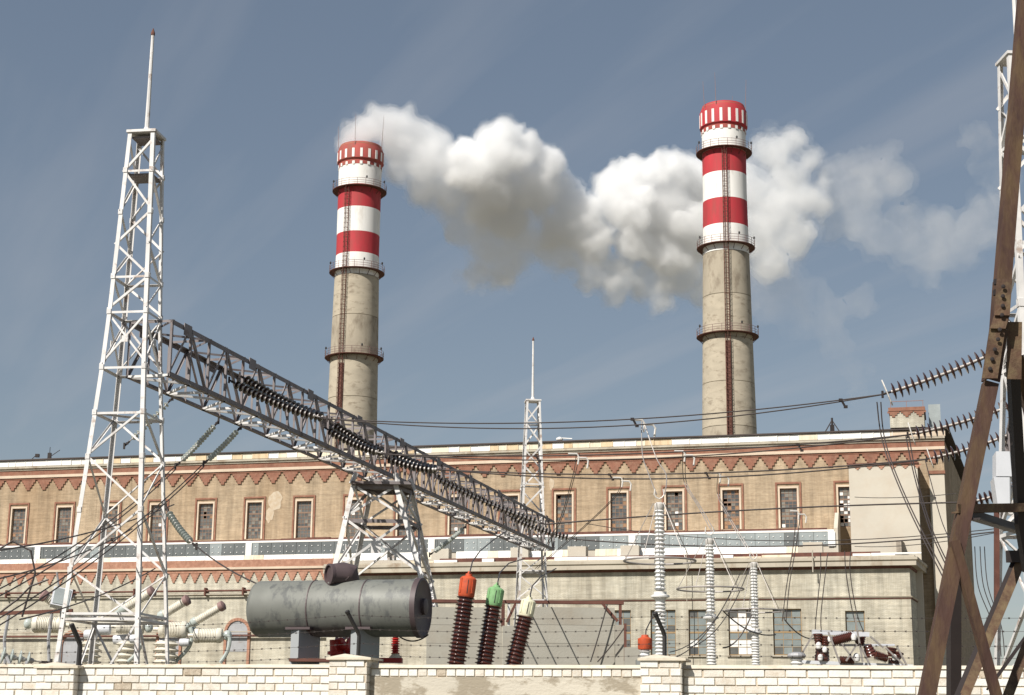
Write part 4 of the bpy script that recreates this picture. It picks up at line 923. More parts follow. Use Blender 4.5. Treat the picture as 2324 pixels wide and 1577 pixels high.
dropper('dropper_wire', [(1630, 1074), (1628, 1120), (1650, 1170), (1706, 1264)], [Yw[2], 58, 56, 54.6], 'dropper pair from the third line to the shortest post insulator')
dropper('dropper_wire', [(1308, 1030), (1300, 1080), (1270, 1180), (1232, 1250)], [Yw[1], 58, 62, 70], 'dropper pair hanging from the second line beside the far mast', m='wire')
dropper('dropper_wire', [(1408, 1084), (1400, 1120), (1330, 1190), (1215, 1290)], [Yw[2], 64, 66, 70], 'dropper pair slanting from the third line down to the left', m='wire')
dropper('dropper_wire', [(1990, 912), (2005, 1010), (2060, 1150), (2150, 1330)], [41, 41, 40, 38], 'dark dropper pair slanting down in front of the plaster block', m='wire', clamp=False, r=.017)
dropper('dropper_wire', [(2056, 990), (2075, 1080), (2110, 1200), (2160, 1310)], [50, 49, 46, 44], 'dark dropper pair right of the one before the plaster block', m='wire', clamp=False, r=.018)
dropper('dropper_wire', [(2100, 1045), (2112, 1090), (2140, 1190), (2180, 1270)], [58, 57, 55, 52], 'thin dropper close to the hall corner behind the rusty pylon', m='wire', clamp=False, r=.016, twin=0)
for q, (x0, x1) in enumerate(((2212, 2262), (2224, 2272), (2234, 2280))):
    dropper('dropper_wire', [(x0, 1240), (x0 + 8, 1330), (x1 - 8, 1420), (x1, 1490)], [50] * 4, ('leftmost', 'middle', 'rightmost')[q] + ' of three slack droppers against the sky at the right edge', m='wire', clamp=False, r=.015, twin=0)
dropper('dropper_wire', [(1862, 1255), (1862, 1300), (1852, 1400), (1850, 1440)], [66] * 4, 'dropper pair hanging before the annex, left of its small window', m='wire', clamp=False, r=.02, twin=.30)
dropper('dropper_wire', [(1917, 1250), (1920, 1300), (1935, 1390), (1950, 1440)], [66] * 4, 'dropper pair hanging before the small annex window', m='wire', clamp=False, r=.02, twin=.25)
dropper('dropper_wire', [(1808, 1160), (1800, 1240), (1785, 1330), (1775, 1410)], [62] * 4, 'long dropper pair reaching down over the annex cornice', m='wire', clamp=True, r=.018, twin=.16)
for k, (p, q, lb) in enumerate((((1680, 1300), (1520, 1480), 'left'), ((1700, 1290), (1560, 1470), 'middle'), ((1665, 1330), (1500, 1500), 'lower'))):
    wire('slack_jumper', sag(at(*p, 50), at(*q, 40), .5), .013, f'{lb} slack jumper wire between the post insulators', 'wire', group='slack jumpers')
# ---- pale glass strings on the left, and their lines down to the lower left
YG = 44.0
for (a, b, c, lb) in (((496, 955), (398, 1058), (0, 1332), 'upper'), ((547, 968), (462, 1052), (0, 1400), 'lower')):
    string(at(*a, YG + 2), at(*b, YG + .5), 'disc_glass', f'{lb} slanting pale glass insulator string below the gantry beam near the left tower', .05, scale=.56, pitch=.22)
    for o in (0, .10):
        wire('line_wire', sag(at(*b, YG + .5) - Z * o, at(c[0] - 20, c[1] + 14, 33) - Z * o * 1.5, .25), .016, f'{lb} {"front" if o else "rear"} wire running from the glass strings down to the lower left', 'wire', group='left line wires')
string(at(376, 1150, 41.5), at(446, 1240, 40.2), 'disc_glass', 'heavy pale green glass insulator string hanging right of the left tower', .10, scale=.62, pitch=.19)
string(at(392, 902, 47), at(282, 1012, 46), 'disc_glass', 'pale glass insulator string seen through the left tower lattice', .05, scale=.56, pitch=.22)
wire('line_wire', sag(at(446, 1240, 40.2), at(640, 1345, 33), .12), .018, 'dark wire from the green glass string down to the grey tank', 'wire', group='left line wires')
for (a, b, ya, yb, lb) in (((395, 1145), (0, 1245), 46, 33, 'upper'), ((300, 1200), (0, 1310), 46, 33, 'middle'), ((352, 1290), (60, 1400), 46, 34, 'lower')):
    wire('line_wire', sag(at(*a, ya), at(b[0] - 15, b[1] + 6, yb), .15), .018, f'{lb} sagging dark wire crossing behind the left tower legs', 'wire', group='left line wires')
string(at(1057, 1194, 64), at(975, 1259, 62), 'disc_glass', 'pale glass insulator string slanting behind the trestle', .05, scale=.6, pitch=.22)

# ================================================================== rusty pylon, nearest thing on the right
py = thing('rusty_pylon', (at(2200, 1500, 14).x, 14, 0), 'big rusty angle-iron pylon legs in the right foreground, in front of the white brick wall', 'pylon')
def mem(name, pts, w_, m='rust_pylon', a=Vector((1, .15, 0)), b=Vector((.15, 1, 0)), t=.016):
    mb = MB()
    for p, q in zip(pts, pts[1:]): mb.ell(at(*p[:2], p[2]), at(*q[:2], q[2]), w_, t, a, b)
    return part(name, mb, m, py)
g0 = at(2090, 1577, 14.0); dn = (at(2090, 1577, 14.0) - at(2238, 860, 14.3))
mb = MB(); foot = g0 + dn * ((g0.z) / -dn.z)
mb.ell(foot, at(2236, 862, 14.3), .125, .016, X, Y_); part('leg', mb, 'rust_pylon', py)
mem('leg', [(2240, 858, 14.3), (2258, 740, 14.35), (2266, 630, 14.4)], .125)
mem('leg', [(2266, 640, 14.4), (2345, -320, 15.2)], .125)
# bolted splice plate over the kink
mb = MB(); pl = [(2229, 858), (2247, 745), (2257, 715), (2263, 632)]; w_ = .137
for p, q in zip(pl, pl[1:]):
    mb.prof(at(*p, 14.24), at(*q, 14.27), [(0, 0), (w_, 0), (w_, .014), (0, .014)], X, Y_)
sp_ = part('splice_plate', mb, 'rust_plate', py)
bm_ = MB(); bm_.lathe((0, 0, 0), -Y_, [(.020, 0), (.020, .005), (.014, .006), (.014, .011), (.004, .012)], 8); bme = bm_.mesh('bolt'); bme.materials.append(MATS['dark_steel'])
for (x, y) in ((2277, 650), (2276, 672), (2276, 694), (2274, 715), (2269, 748), (2265, 770), (2258, 793), (2252, 815), (2247, 837)):
    p = at(x, y, 14.235); inst('bolt', bme, sp_, WM[sp_].inverted() @ Matrix.Translation(p))
for (x, y) in ((2262, 640), (2261, 664)):
    mb = MB(); mb.box(at(x - 2, y, 14.35), (.03, .05, .05)); part('bolt_head', mb, 'dark_steel', sp_)
mb = MB(); mb.prof(at(2287, 730, 14.38), at(2285, 860, 14.36), [(0, 0), (.13, 0), (.13, .014), (0, .014)], X, Y_); part('gusset_plate', mb, 'rust_plate', py)
mem('brace', [(2292, 822, 14.5), (2312, 1190, 14.9), (2330, 1300, 15.0)], .09, 'dark_steel')
mem('brace', [(2300, 815, 14.8), (2345, 1005, 15.4)], .10, 'rust_pylon')
mem('horizontal', [(2176, 1164, 14.15), (2420, 1158, 15.2)], .075, 'rust_plate', Z, Y_)
mem('horizontal', [(2198, 1180, 14.2), (2420, 1245, 18.6)], .10, 'dark_steel', Z, X)
mem('brace', [(2160, 1228, 14.1), (2262, 1600, 14.05), (2290, 1700, 14.0)], .075)
mem('leg', [(2158, 1262, 15.6), (2158, 1700, 15.8)], .105, 'dark_steel')
mem('brace', [(2420, 1075, 16.5), (2310, 1262, 15.6), (2168, 1600, 14.8), (2120, 1700, 14.6)], .085, 'rust_plate', X, Y_)
mem('brace', [(2404, 1085, 16.52), (2297, 1268, 15.62), (2160, 1590, 14.82)], .05, 'dark_steel', X, Y_)
mem('brace', [(2345, 1395, 15.2), (2268, 1600, 14.8), (2240, 1690, 14.7)], .085, 'rust_plate', X, Y_)
mem('horizontal', [(2240, 1560, 15.0), (2420, 1310, 16.0)], .03, 'dark_steel')
mb = MB(); mb.box(at(2300, 1263, 15.55), (.13, .05, .11)); part('clamp', mb, 'dark_steel', py)
# ================================================================== white brick boundary wall
brick_mat('silicate_far', (0.74, 0.70, 0.62), (0.68, 0.62, 0.53), (0.46, 0.37, 0.28), bw=0.26, bh=0.10, ms=0.011)
WPSI = R(13.0); WY = 22.0
WE = Vector((math.cos(WPSI), -math.sin(WPSI), 0)); WN = Vector((-math.sin(WPSI), -math.cos(WPSI), 0)); WP = Vector((0, WY, 0))
def wal(px, py, off=0.0):
    d = ray(px, py); t = (off - WN.dot(CAM - WP)) / WN.dot(d); p = CAM + d * t; return WE.dot(p - WP), p.z
ZT = wal(1000, 1509)[1]
bw_ = thing('boundary_wall', WP, 'low white brick boundary wall with pillars along the bottom edge of the picture', 'wall', rz=-WPSI)
def Wp(name, mb, m, parent=bw_, **k): return part(name, mb, m, parent, world=False, **k)
BL, BH, J = 0.25, 0.088, 0.012
bcache = {}
def brick(parent, u0, u1, zc, v, m, deep=0.06):
    k = (round(u1 - u0, 3), m, deep)
    if k not in bcache:
        l = u1 - u0; c = .004; mb = MB(); h = BH / 2
        mb.v = [Vector((x * (l / 2), 0.012 - deep * 0, z * h)) for x, z in ((-1, -1), (1, -1), (1, 1), (-1, 1))] + [Vector((x * (l / 2 - c), -.008, z * (h - c))) for x, z in ((-1, -1), (1, -1), (1, 1), (-1, 1))]
        mb.f = [(4, 5, 6, 7), (0, 1, 5, 4), (1, 2, 6, 5), (2, 3, 7, 6), (3, 0, 4, 7)]
        me = mb.mesh('brick'); me.materials.append(MATS[m]); bcache[k] = me
    return inst('brick', bcache[k], parent, Matrix.Translation(((u0 + u1) / 2, v + random.uniform(-.003, .006), zc + random.uniform(-.003, .003))) @ Matrix.Rotation(random.uniform(-.012, .012), 4, 'Y'))
pill = [wal(97, 1500)[0], wal(182, 1500)[0], wal(739, 1490, .3)[0], wal(825, 1490, .3)[0], wal(1449, 1495, .3)[0], wal(1542, 1495, .3)[0]]
PV = -.16
UL, UR = wal(-60, 1530)[0], wal(2420, 1530)[0]
core = MB(); core.box(((UL + UR) / 2, .15, (ZT - .62) / 2), (UR - UL + 30, .3, ZT - .62)); Wp('wall_core', core, 'silicate_far')
core = MB(); core.box(((UL + UR) / 2, .155, ZT - .31 - .02), (UR - UL + 30, .29, .58)); Wp('bed_mortar', core, 'mortar')
core = MB(); u0, u1 = UL - 15, UR + 15
core.v = [Vector((x, y, z)) for x in (u0, u1) for y, z in ((-.02, ZT - .04), (.32, ZT - .04), (.22, ZT + .008), (.06, ZT + .006))]
core.f = [(0, 1, 2, 3), (4, 5, 6, 7), (0, 1, 5, 4), (1, 2, 6, 5), (2, 3, 7, 6), (3, 0, 4, 7)]; Wp('coping', core, 'cap_concrete')
def rows(u0, u1, nrow, parent, v, ztop, L=BL, skip=None):
    for r in range(nrow):
        zc = ztop - .05 - r * (BH + J); u = u0 + (0 if r % 2 == 0 else -(L + J) / 2) + random.uniform(-.02, .02)
        while u < u1:
            a, b = max(u, u0), min(u + L, u1)
            if b - a > .05 and not (skip and skip(a, b, r)): brick(parent, round(a, 2), round(b, 2), zc, v, random.choices(('silicate_brick', 'silicate_brick_b', 'silicate_brick_c'), (.74, .23, .03))[0])
            u += L + J
rows(UL, pill[0] - .005, 6, bw_, 0.0, ZT - .05); rows(pill[1] + .005, pill[2] - .005, 6, bw_, 0.0, ZT - .05); rows(pill[5] + .02, UR, 6, bw_, 0.0, ZT - .05)
rows(pill[3] + .01, pill[4] - .01, 1, bw_, 0.0, ZT - .05, L=.118)
s = MB(); n = 60; a, b = pill[3] + .005, pill[4] - .005                                   # render coat over the middle bay, ragged upper edge
top = [ZT - .155 + .022 * mnoise.noise(Vector((i * .35, 3.1, 0))) for i in range(n + 1)]
for i in range(n):
    x0, x1 = lerp(a, b, i / n), lerp(a, b, (i + 1) / n); s.add([(x0, -.012, ZT - 1.2), (x1, -.012, ZT - 1.2), (x1, -.012, top[i + 1]), (x0, -.012, top[i]), (x0, .02, top[i]), (x1, .02, top[i + 1])], [(0, 1, 2, 3), (3, 2, 5, 4)])
Wp('render_coat', s, 'wall_render')
for k in range(3):
    u0, u1 = pill[2 * k], pill[2 * k + 1]; v = PV if k else PV
    zt_ = wal((97 + 182) / 2, 1514, .16)[1] if k == 0 else (wal(782, 1495, .16)[1] if k == 1 else wal(1495, 1497, .16)[1])
    c = MB(); c.box(((u0 + u1) / 2, v / 2 + .17 + .004, zt_ / 2), (u1 - u0 - .012, .34 - v - .012, zt_ - .02)); pi = Wp('pillar', c, 'mortar')
    rows(u0, u1, 6, pi, v + .002, zt_ - .005)
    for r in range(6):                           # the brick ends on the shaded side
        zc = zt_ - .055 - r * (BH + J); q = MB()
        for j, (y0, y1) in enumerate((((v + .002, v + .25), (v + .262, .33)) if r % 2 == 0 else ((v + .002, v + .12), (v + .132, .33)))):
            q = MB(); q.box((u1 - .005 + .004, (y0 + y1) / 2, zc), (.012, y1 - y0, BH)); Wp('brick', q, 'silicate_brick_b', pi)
    if k == 1: q = MB(); blobz = [(u0 - .002, u1 + .002)]
    c = MB(); oh = .03; z0 = zt_ - .012; c.v = [Vector((x, y, z)) for z, e, hh in ((z0, oh, 0), (z0 + .03, oh, 0), (z0 + .085, -.16, 0)) for x, y in ((u0 - e, v - e), (u1 + e * 2.2, v - e), (u1 + e * 2.2, .34 + e), (u0 - e, .34 + e))]
    c.f = [(0, 1, 2, 3), (0, 1, 5, 4), (1, 2, 6, 5), (2, 3, 7, 6), (3, 0, 4, 7), (4, 5, 9, 8), (5, 6, 10, 9), (6, 7, 11, 10), (7, 4, 8, 11), (8, 9, 10, 11)]
    Wp('pillar_cap', c, 'cap_concrete', pi)
# barbed wire arms on the pillars and the strands between them
arms = []
for (a, b, c_, nm) in (((178, 1512), (182, 1462), (163, 1418), 'left'), ((812, 1498), (815, 1440), (788, 1388), 'middle'), ((1508, 1498), (1508, 1440), (1487, 1392), 'right')):
    yb = WP.y - math.tan(WPSI) * at(a[0], a[1], WY).x + .1
    p = [at(*a, yb), at(*b, yb), at(*c_, yb - .12)]; t = thing('barbed_wire_arm', p[0], f'bent black iron arm on the {nm} wall pillar', 'bracket', 'barbed wire arms')
    mb = MB(); mb.tube([p[0] - Z * .15, p[1] - Z * .02, p[1] + (p[2] - p[1]) * .08, p[2]], .030 if nm != 'left' else .036, 6); part('bar', mb, 'lamp_black', t); arms.append(p)
    mb = MB(); mb.lathe(p[2] - (p[2] - p[1]).normalized() * .02, p[2] - p[1], [(.034, 0), (.034, .03), (.01, .04)], 8); part('end_cap', mb, 'lamp_black', t)
lv = [lambda p: p[2].lerp(p[1], .15), lambda p: p[2].lerp(p[1], .75), lambda p: p[1].lerp(p[0], .35), lambda p: p[1].lerp(p[0], .8)]
names = ('topmost', 'second', 'third', 'lowest')
far = [[q + WE * 9.0 for q in arms[2]], [q - WE * 5.0 for q in arms[0]]]
for k, f_ in enumerate(lv):
    pts = [f_(far[1]), f_(arms[0]), f_(arms[1]), f_(arms[2]), f_(far[0])]
    t = thing('barbed_wire', pts[2], f'{names[k]} rusty barbed wire strand stretched above the white brick wall', 'wire', 'barbed wire strands')
    for a, b in zip(pts, pts[1:]):
        L = sag(a, b, .04, 10); mb = MB(); mb.tube(L, .0022, 4); part('strand', mb, 'wire', t)
        bb = MB(); n = int((b - a).length / .13)
        for i in range(n):
            x = (i + .5) / n * 10; j = min(9, int(x)); p = L[j].lerp(L[j + 1], x - j); bb.bar(p - Vector((.010, 0, .011)), p + Vector((.010, 0, .011)), .006); bb.bar(p - Vector((-.010, 0, .011)), p + Vector((-.010, 0, .011)), .006)
        o = part('barbs', bb, 'wire', t); o['kind'] = 'stuff'

# ================================================================== transformer with conservator tank and bushings
YT = 27.0
tr = thing('power_transformer', (at(1000, 1500, YT + 1.2).x, YT + 1.2, 0), 'grey power transformer with big cylindrical tank and three coloured-cap bushings behind the wall', 'transformer')
ca, cb_ = at(584, 1386, YT + .45), at(956, 1376, YT - .27); cb_.z = ca.z = (ca.z + cb_.z) / 2
ax = (cb_ - ca); TLn = ax.length; ax.normalize(); r = 64 / K * YT * .995
mb = MB(); mb.lathe(ca, ax, [(.02, -.10), (r * .45, -.085), (r * .75, -.05), (r * .93, .0), (r, .06), (r, TLn)], 48); tk = part('conservator_tank', mb, 'tank_paint', tr, smooth=True, label='grey blotchy painted horizontal tank')
for q in (.36, .68):
    mb = MB(); mb.lathe(ca + ax * TLn * q, ax, [(r, 0), (r + .008, .004), (r + .008, .022), (r, .026)], 48, cap=False); part('weld_seam', mb, 'tank_dark', tk)
mb = MB(); mb.lathe(ca + ax * TLn, ax, [(r + .02, -.05), (r + .02, .035), (r * .96, .04), (r * .9, .02), (.02, .035)], 48); en = part('end_flange', mb, 'tank_dark', tk, smooth=True)
mb = MB(); mb.lathe(ca + ax * (TLn + .03) + Z * .02, ax, [(.13, 0), (.13, .05), (.10, .06), (.02, .065)], 20); part('inspection_cover', mb, 'tank_dark', en, smooth=True)
for px0, px1 in ((677, 722), (811, 858)):
    yy = YT + (.2 if px0 < 700 else 0) - .1; a = at(px0, 1430, yy); b = at(px1, 1430, yy); zt_ = ca.z - r * .78; mb = MB()
    c = (a + b) / 2; M3 = Matrix((ax, Vector((-ax.y, ax.x, 0)), Z)).transposed(); M5 = Matrix.Rotation(R(-35), 3, 'Z'); mb.box((c.x - .03, c.y - .05, (zt_ + 2.3) / 2), (.17, .52, zt_ - 2.3), M5); part('support', mb, 'support_paint', tr)
    mb = MB(); mb.box((c.x - .06, c.y - .03, zt_ + .02), (.42, .60, .04), M3); part('saddle', mb, 'tank_dark', tr)
# gooseneck breather on top of the tank
sb = at(787, 1338, YT); mb = MB(); mb.lathe(sb - Z * .05, Z, [(.19, 0), (.19, .03), (.14, .035), (.14, .2)], 20); br_ = part('breather_neck', mb, 'tank_dark', tr, smooth=True)
mb = MB(); d1 = Vector((-.86, -.5, -.02)); pth = [sb + Z * .1, sb + Z * .17 + X * .02, sb + Z * .24 + X * .0, sb + Z * .25 - X * .06 - Y_ * .04, sb + Z * .235 + d1 * .30]
mb.tube(pth, [.14, .185, .215, .19, .165], 18); part('breather_head', mb, 'tank_dark', br_, smooth=True)
mb = MB(); q = sb + Z * .235 + d1 * .295; mb.lathe(q, d1, [(.168, -.03), (.176, .0), (.176, .04), (.148, .045), (.143, -.12), (.02, -.13)], 20, cap=False); part('breather_mouth', mb, 'tank_dark', br_, smooth=True)
mb = MB(); mb.box(at(860, 1560, YT + 1.6), (5.6, 2.6, .2)); body = MB(); bx_ = at(950, 1500, YT + 1.4); body.box((bx_.x, YT + 1.5, 1.3), (5.4, 2.4, 2.3)); part('transformer_body', body, 'transformer_paint', tr)
for k in range(9):
    mb = MB(); mb.box((bx_.x - 2.4 + k * .6, YT + .18, 1.3), (.06, .22, 1.9)); part('cooling_fin', mb, 'transformer_paint', tr)
mb = MB(); w0, w1 = at(660, 1499, YT - .1), at(760, 1499, YT - .1); mb.box((w0 + w1) / 2, (w1.x - w0.x, .5, .05)); part('cover_flange', mb, 'rust_dark', tr)
mb = MB(); mb.tube(sag(at(972, 1440, YT - .2), at(895, 1435, YT), .12), .012, 5); part('drain_hose', mb, 'wire', tr)
def ribbed(p0, p1, r0, r1, nrib, shed, m, parent, name='porcelain', nseg=18):
    """porcelain with rounded sheds from p0 (radius r0) to p1 (r1)"""
    ax = Vector(p1) - Vector(p0); L = ax.length; pr = [(r0, 0)]
    for k in range(nrib):
        h = L * (k + .5) / nrib; st = L / nrib; rr = lerp(r0, r1, (k + .5) / nrib)
        pr += [(rr, h - st * .34), (rr + shed * .7, h - st * .18), (rr + shed, h - st * .02), (rr + shed * .6, h + st * .10), (rr, h + st * .28)]
    pr.append((r1, L)); mb = MB(); mb.lathe(p0, ax, pr, nseg); return part(name, mb, m, parent, smooth=True)
YB = 29.0
for (b0, c0, c1, wc, m, lb) in (((1036, 1506), (1058, 1352), (1064, 1308), 38, 'red_cap', 'orange-red'), ((1099, 1506), (1120, 1373), (1127, 1333), 38, 'green_cap', 'pale green'), ((1166, 1506), (1193, 1397), (1201, 1360), 34, 'yellow_cap', 'cream yellow')):
    yy = YB + (0 if m == 'red_cap' else .35 if m == 'green_cap' else .7); m_ = yy / K
    pb, pc, pt = at(*b0, yy), at(*c0, yy + .05), at(*c1, yy + .06); ext = pb + (pb - pc).normalized() * .5
    po = ribbed(ext, pc, .135, .118, 25 if m == 'red_cap' else 23 if m == 'green_cap' else 20, .045, 'brown_porcelain', tr, 'bushing'); po['label'] = f'brown ribbed bushing with {lb} cap'
    mb = MB(); d = (pt - pc); L = d.length; rc = wc / 2 * m_
    mb.lathe(pc, d, [(rc * .90, -.02), (rc * .98, .0), (rc, L * .45), (rc * 1.0, L * .86), (rc * .78, L * .96), (rc * .42, L * 1.02), (rc * .40, L * 1.12), (rc * .2, L * 1.16), (rc * .16, L * 1.26)], 24); cp = part('cap', mb, m, po, smooth=True)
    for an in (R(-140), R(-45), R(40), R(130)):
        a_ = d.cross(Y_).normalized(); b_ = d.cross(a_).normalized(); o_ = a_ * math.cos(an) * rc * .99 + b_ * math.sin(an) * rc * .99
        mb = MB(); mb.bar(pc + o_ + d * .12, pc + o_ + d * .86, .035, .02, up=o_.normalized()); part('cap_rib', mb, m, cp)
    a_ = d.cross(Y_).normalized(); mb = MB(); o_ = -Y_ * rc * .97 + a_ * (-.01); mb.bar(pc + o_ + d * .1, pc + o_ + d * .8, .014, .01, up=Y_); part('gauge_slot', mb, 'lamp_black', cp)
    lead = {'red_cap': [(1066, 1300), (1072, 1275), (1090, 1250), (1120, 1225), (1150, 1205)], 'green_cap': [(1129, 1325), (1134, 1300), (1155, 1278), (1190, 1268)], 'yellow_cap': [(1203, 1352), (1208, 1330), (1228, 1308), (1262, 1290)]}[m]
    P_ = [at(x, y, yy + i * 2.0) for i, (x, y) in enumerate(lead)]; mb = MB(); mb.tube(P_, .013, 5)
    tag(part('bushing_lead', mb, 'wire'), f'dark flexible lead rising from the {lb} bushing cap', 'wire', 'bushing leads')
# red valve and small spare bushing seen between and beside the tank supports
vt = thing('fire_valve', at(775, 1495, YT + .8), 'red painted valve with pipes between the two tank supports', 'valve')
p = at(762, 1480, YT + .8); mb = MB(); mb.lathe(p - Z * .25, Z, [(.09, 0), (.09, .2), (.14, .21), (.14, .26), (.10, .27), (.11, .45)], 14); part('body', mb, 'red_enamel', vt)
mb = MB(); q = at(786, 1466, YT + .75); mb.lathe(q, Vector((1, -.6, .2)), [(.05, -.14), (.16, -.13), (.16, -.09), (.07, -.08), (.07, .08), (.13, .09), (.13, .13)], 14); part('flange', mb, 'red_enamel', vt)
mb = MB(); mb.tube([p + Z * .1, q], .05, 8); mb.tube([q, at(800, 1500, YT + .9)], .05, 8); part('pipe', mb, 'red_enamel', vt)
mb = MB(); mb.tube([at(765, 1445, YT + .9), at(756, 1470, YT + .9), at(790, 1442, YT + .9)], .03, 6); part('bracket', mb, 'white_steel', vt)
sbu = thing('small_bushing', at(896, 1500, YT + 1.2), 'small dark red ribbed bushing with a cream foot, right of the grey tank support', 'bushing')
ribbed(at(897, 1485, YT + 1.2), at(898, 1436, YT + 1.2), .05, .045, 9, .03, 'red_enamel', sbu)
mb = MB(); mb.lathe(at(897, 1502, YT + 1.2), Z, [(.12, 0), (.12, .06), (.08, .10), (.06, .14)], 12); part('foot', mb, 'yellow_cap', sbu)
mb = MB(); mb.box(at(885, 1499, YT + 1.15), (.42, .3, .08)); part('mounting_box', mb, 'red_enamel', sbu)
sr = thing('small_bushing', at(1463, 1500, 30), 'small bushing with red cap and white porcelain left of the right wall pillar', 'bushing')
ribbed(at(1463, 1510, 30), at(1464, 1474, 30), .085, .08, 4, .03, 'white_porcelain', sr)
mb = MB(); mb.lathe(at(1464, 1474, 30), Z, [(.12, 0), (.13, .02), (.13, .19), (.07, .22), (.06, .26)], 16); part('cap', mb, 'red_cap', sr, smooth=True)
mb = MB(); mb.tube([at(1465, 1448, 30), at(1466, 1430, 30.3), at(1480, 1402, 31), at(1500, 1392, 32)], .012, 5); part('lead', mb, 'wire', sr)
mb = MB(); mb.box(at(1463, 1530, 30), (.3, .3, .5)); part('base', mb, 'transformer_paint', sr)

# ================================================================== concrete fire wall behind the bushings
fw_ = thing('fire_wall', at(1190, 1500, 33), 'grey concrete panel fire wall with steel top rail, behind the three bushings', 'wall')
YW = 33.0
def quadbox(name, x0, x1, y0, y1, m, d=.12, yy=YW):
    a, b = at(x0, y0, yy), at(x1, y0, yy); zt_ = (a.z + b.z) / 2; zb = at((x0 + x1) / 2, y1, yy).z
    mb = MB(); mb.box(((a.x + b.x) / 2, yy + d / 2, (zt_ + zb) / 2), (b.x - a.x, d, zt_ - zb)); return part(name, mb, m, fw_)
for (x0, x1) in ((968, 1140), (1185, 1395)):
    for (y0, y1) in ((1378, 1418), (1418.6, 1460), (1460.6, 1506)): quadbox('panel', x0, x1, y0, y1, 'panel_concrete')
    a = at((x0 + x1) / 2, 1506, YW); mb = MB(); mb.box((a.x, YW + .06, a.z / 2), (at(x1, 1506, YW).x - at(x0, 1506, YW).x, .12, a.z)); part('panel', mb, 'panel_concrete', fw_)
for (x0, x1, y0) in ((1141, 1184, 1420), (1396, 1417, 1418)):
    q = quadbox('post', x0, x1, y0, 1560, 'panel_concrete', .3, YW - .06)
quadbox('top_rail', 968, 1416, 1362, 1369, 'rust_dark', .15, YW - .05)
quadbox('rail_upright', 1138, 1146, 1370, 1420, 'rust_dark', .1, YW - .04); quadbox('rail_upright', 1405, 1411, 1370, 1418, 'rust_dark', .1, YW - .04); quadbox('rail_upright', 1152, 1158, 1370, 1420, 'white_steel', .1, YW - .03)
for (a, b) in (((1366, 1368), (1402, 1410)), ((1170, 1370), (1150, 1412)), ((1110, 1370), (1136, 1408))):
    mb = MB(); mb.bar(at(*a, YW - .05), at(*b, YW - .05), .05); part('knee_brace', mb, 'rust_dark', fw_)
for (a, b) in (((1378, 1372), (1340, 1502)), ((1420, 1420), (1356, 1502))):
    mb = MB(); mb.tube(sag(at(*a, YW - .2), at(*b, YW - .2), .03), .013, 5); part('earthing_wire', mb, 'wire', fw_)
quadbox('low_block', 1418, 1456, 1469, 1560, 'panel_concrete', .5, YW - .4)
mb = MB(); mb.bar(at(1419, 1415, YW - .2), at(1419, 1500, YW - .2), .05); part('cable_duct', mb, 'rust_dark', fw_)

# ================================================================== post insulators with grading rings
for i, (px, py, yy) in enumerate(AR):
    nm = ('tallest grey post insulator with a wide grading ring, right of the fire wall', 'middle grey post insulator with a grading ring, before the annex windows', 'shortest of three grey ringed post insulators, before the bright annex window')[i]
    top = at(px - 4 + (2 if i else 0), py, yy); b = Vector((top.x, yy, 0)); t = thing('post_insulator', b, nm, 'insulator', 'ringed post insulators')
    H = top.z; zz = [0.9, lerp(.9, H, .30), lerp(.9, H, .62), H - .12]
    mb = MB(); mb.bar(b, b + Z * .9, .35); part('pedestal', mb, 'grey_steel', t)
    rr = [.135, .12, .105]
    for k in range(3):
        L = zz[k + 1] - zz[k]; ribbed(b + Z * (zz[k] + .12), b + Z * (zz[k + 1] - .16), rr[k], rr[k] * .92, 20, .038, 'white_porcelain', t, 'porcelain_section')
        mb = MB(); mb.lathe(b + Z * (zz[k + 1] - .17), Z, [(rr[k] * .9, 0), (rr[k] * 1.0, .05), (rr[k] * 1.25, .10), (rr[k] * 1.9, .13), (rr[k] * 1.9, .17), (rr[k] * 1.3, .2), (rr[k] * 1.3, .26)] if k < 2 else [(rr[k], 0), (rr[k] * 1.2, .03), (rr[k] * 1.2, .14), (rr[k] * .6, .18)], 20)
        part('flange', mb, 'white_porcelain' if k < 2 else 'fitting', t, smooth=True)
    zr_ = z_at((1273, 1337, 1386)[i], yy, px); rd = (81, 75, 66)[i] / K * yy
    mb = MB(); mb.tube([b + Vector((math.cos(x) * rd, math.sin(x) * rd, zr_)) for x in [2 * math.pi * k / 40 for k in range(41)]], .026, 6); rg = part('grading_ring', mb, 'pale_wire', t, smooth=True)
    for k in range(5):
        x = 2 * math.pi * (k + .3) / 5; mb = MB(); mb.tube([b + Vector((math.cos(x) * .14, math.sin(x) * .14, H - .12)), b + Vector((math.cos(x) * rd, math.sin(x) * rd, zr_))], .010, 5); part('hanger_rod', mb, 'pale_wire', rg)
    mb = MB(); mb.tube([top + Vector((-.10, 0, .22)), top + Vector((-.12, 0, .08)), top + Vector((-.07, 0, .01)), top + Vector((0, 0, -.02)), top + Vector((.07, 0, .01)), top + Vector((.12, 0, .08)), top + Vector((.10, 0, .22))], .018, 6); part('top_terminal', mb, 'fitting', t)
for k, (pts, lb) in enumerate((([(1706, 1395), (1660, 1450), (1640, 1470)], 'short'), ([(1640, 1385), (1700, 1400), (1760, 1440)], 'low'), ([(1780, 1405), (1800, 1435), (1830, 1448), (1860, 1446)], 'curved'))):
    mb = MB(); mb.tube(sag(at(*pts[0], 50), at(*pts[-1], 50 + k * 4), .25), .022, 5); tag(part('cable_loop', mb, 'wire'), f'{lb} dark cable loop among the ringed post insulators', 'cable', 'cable loops')

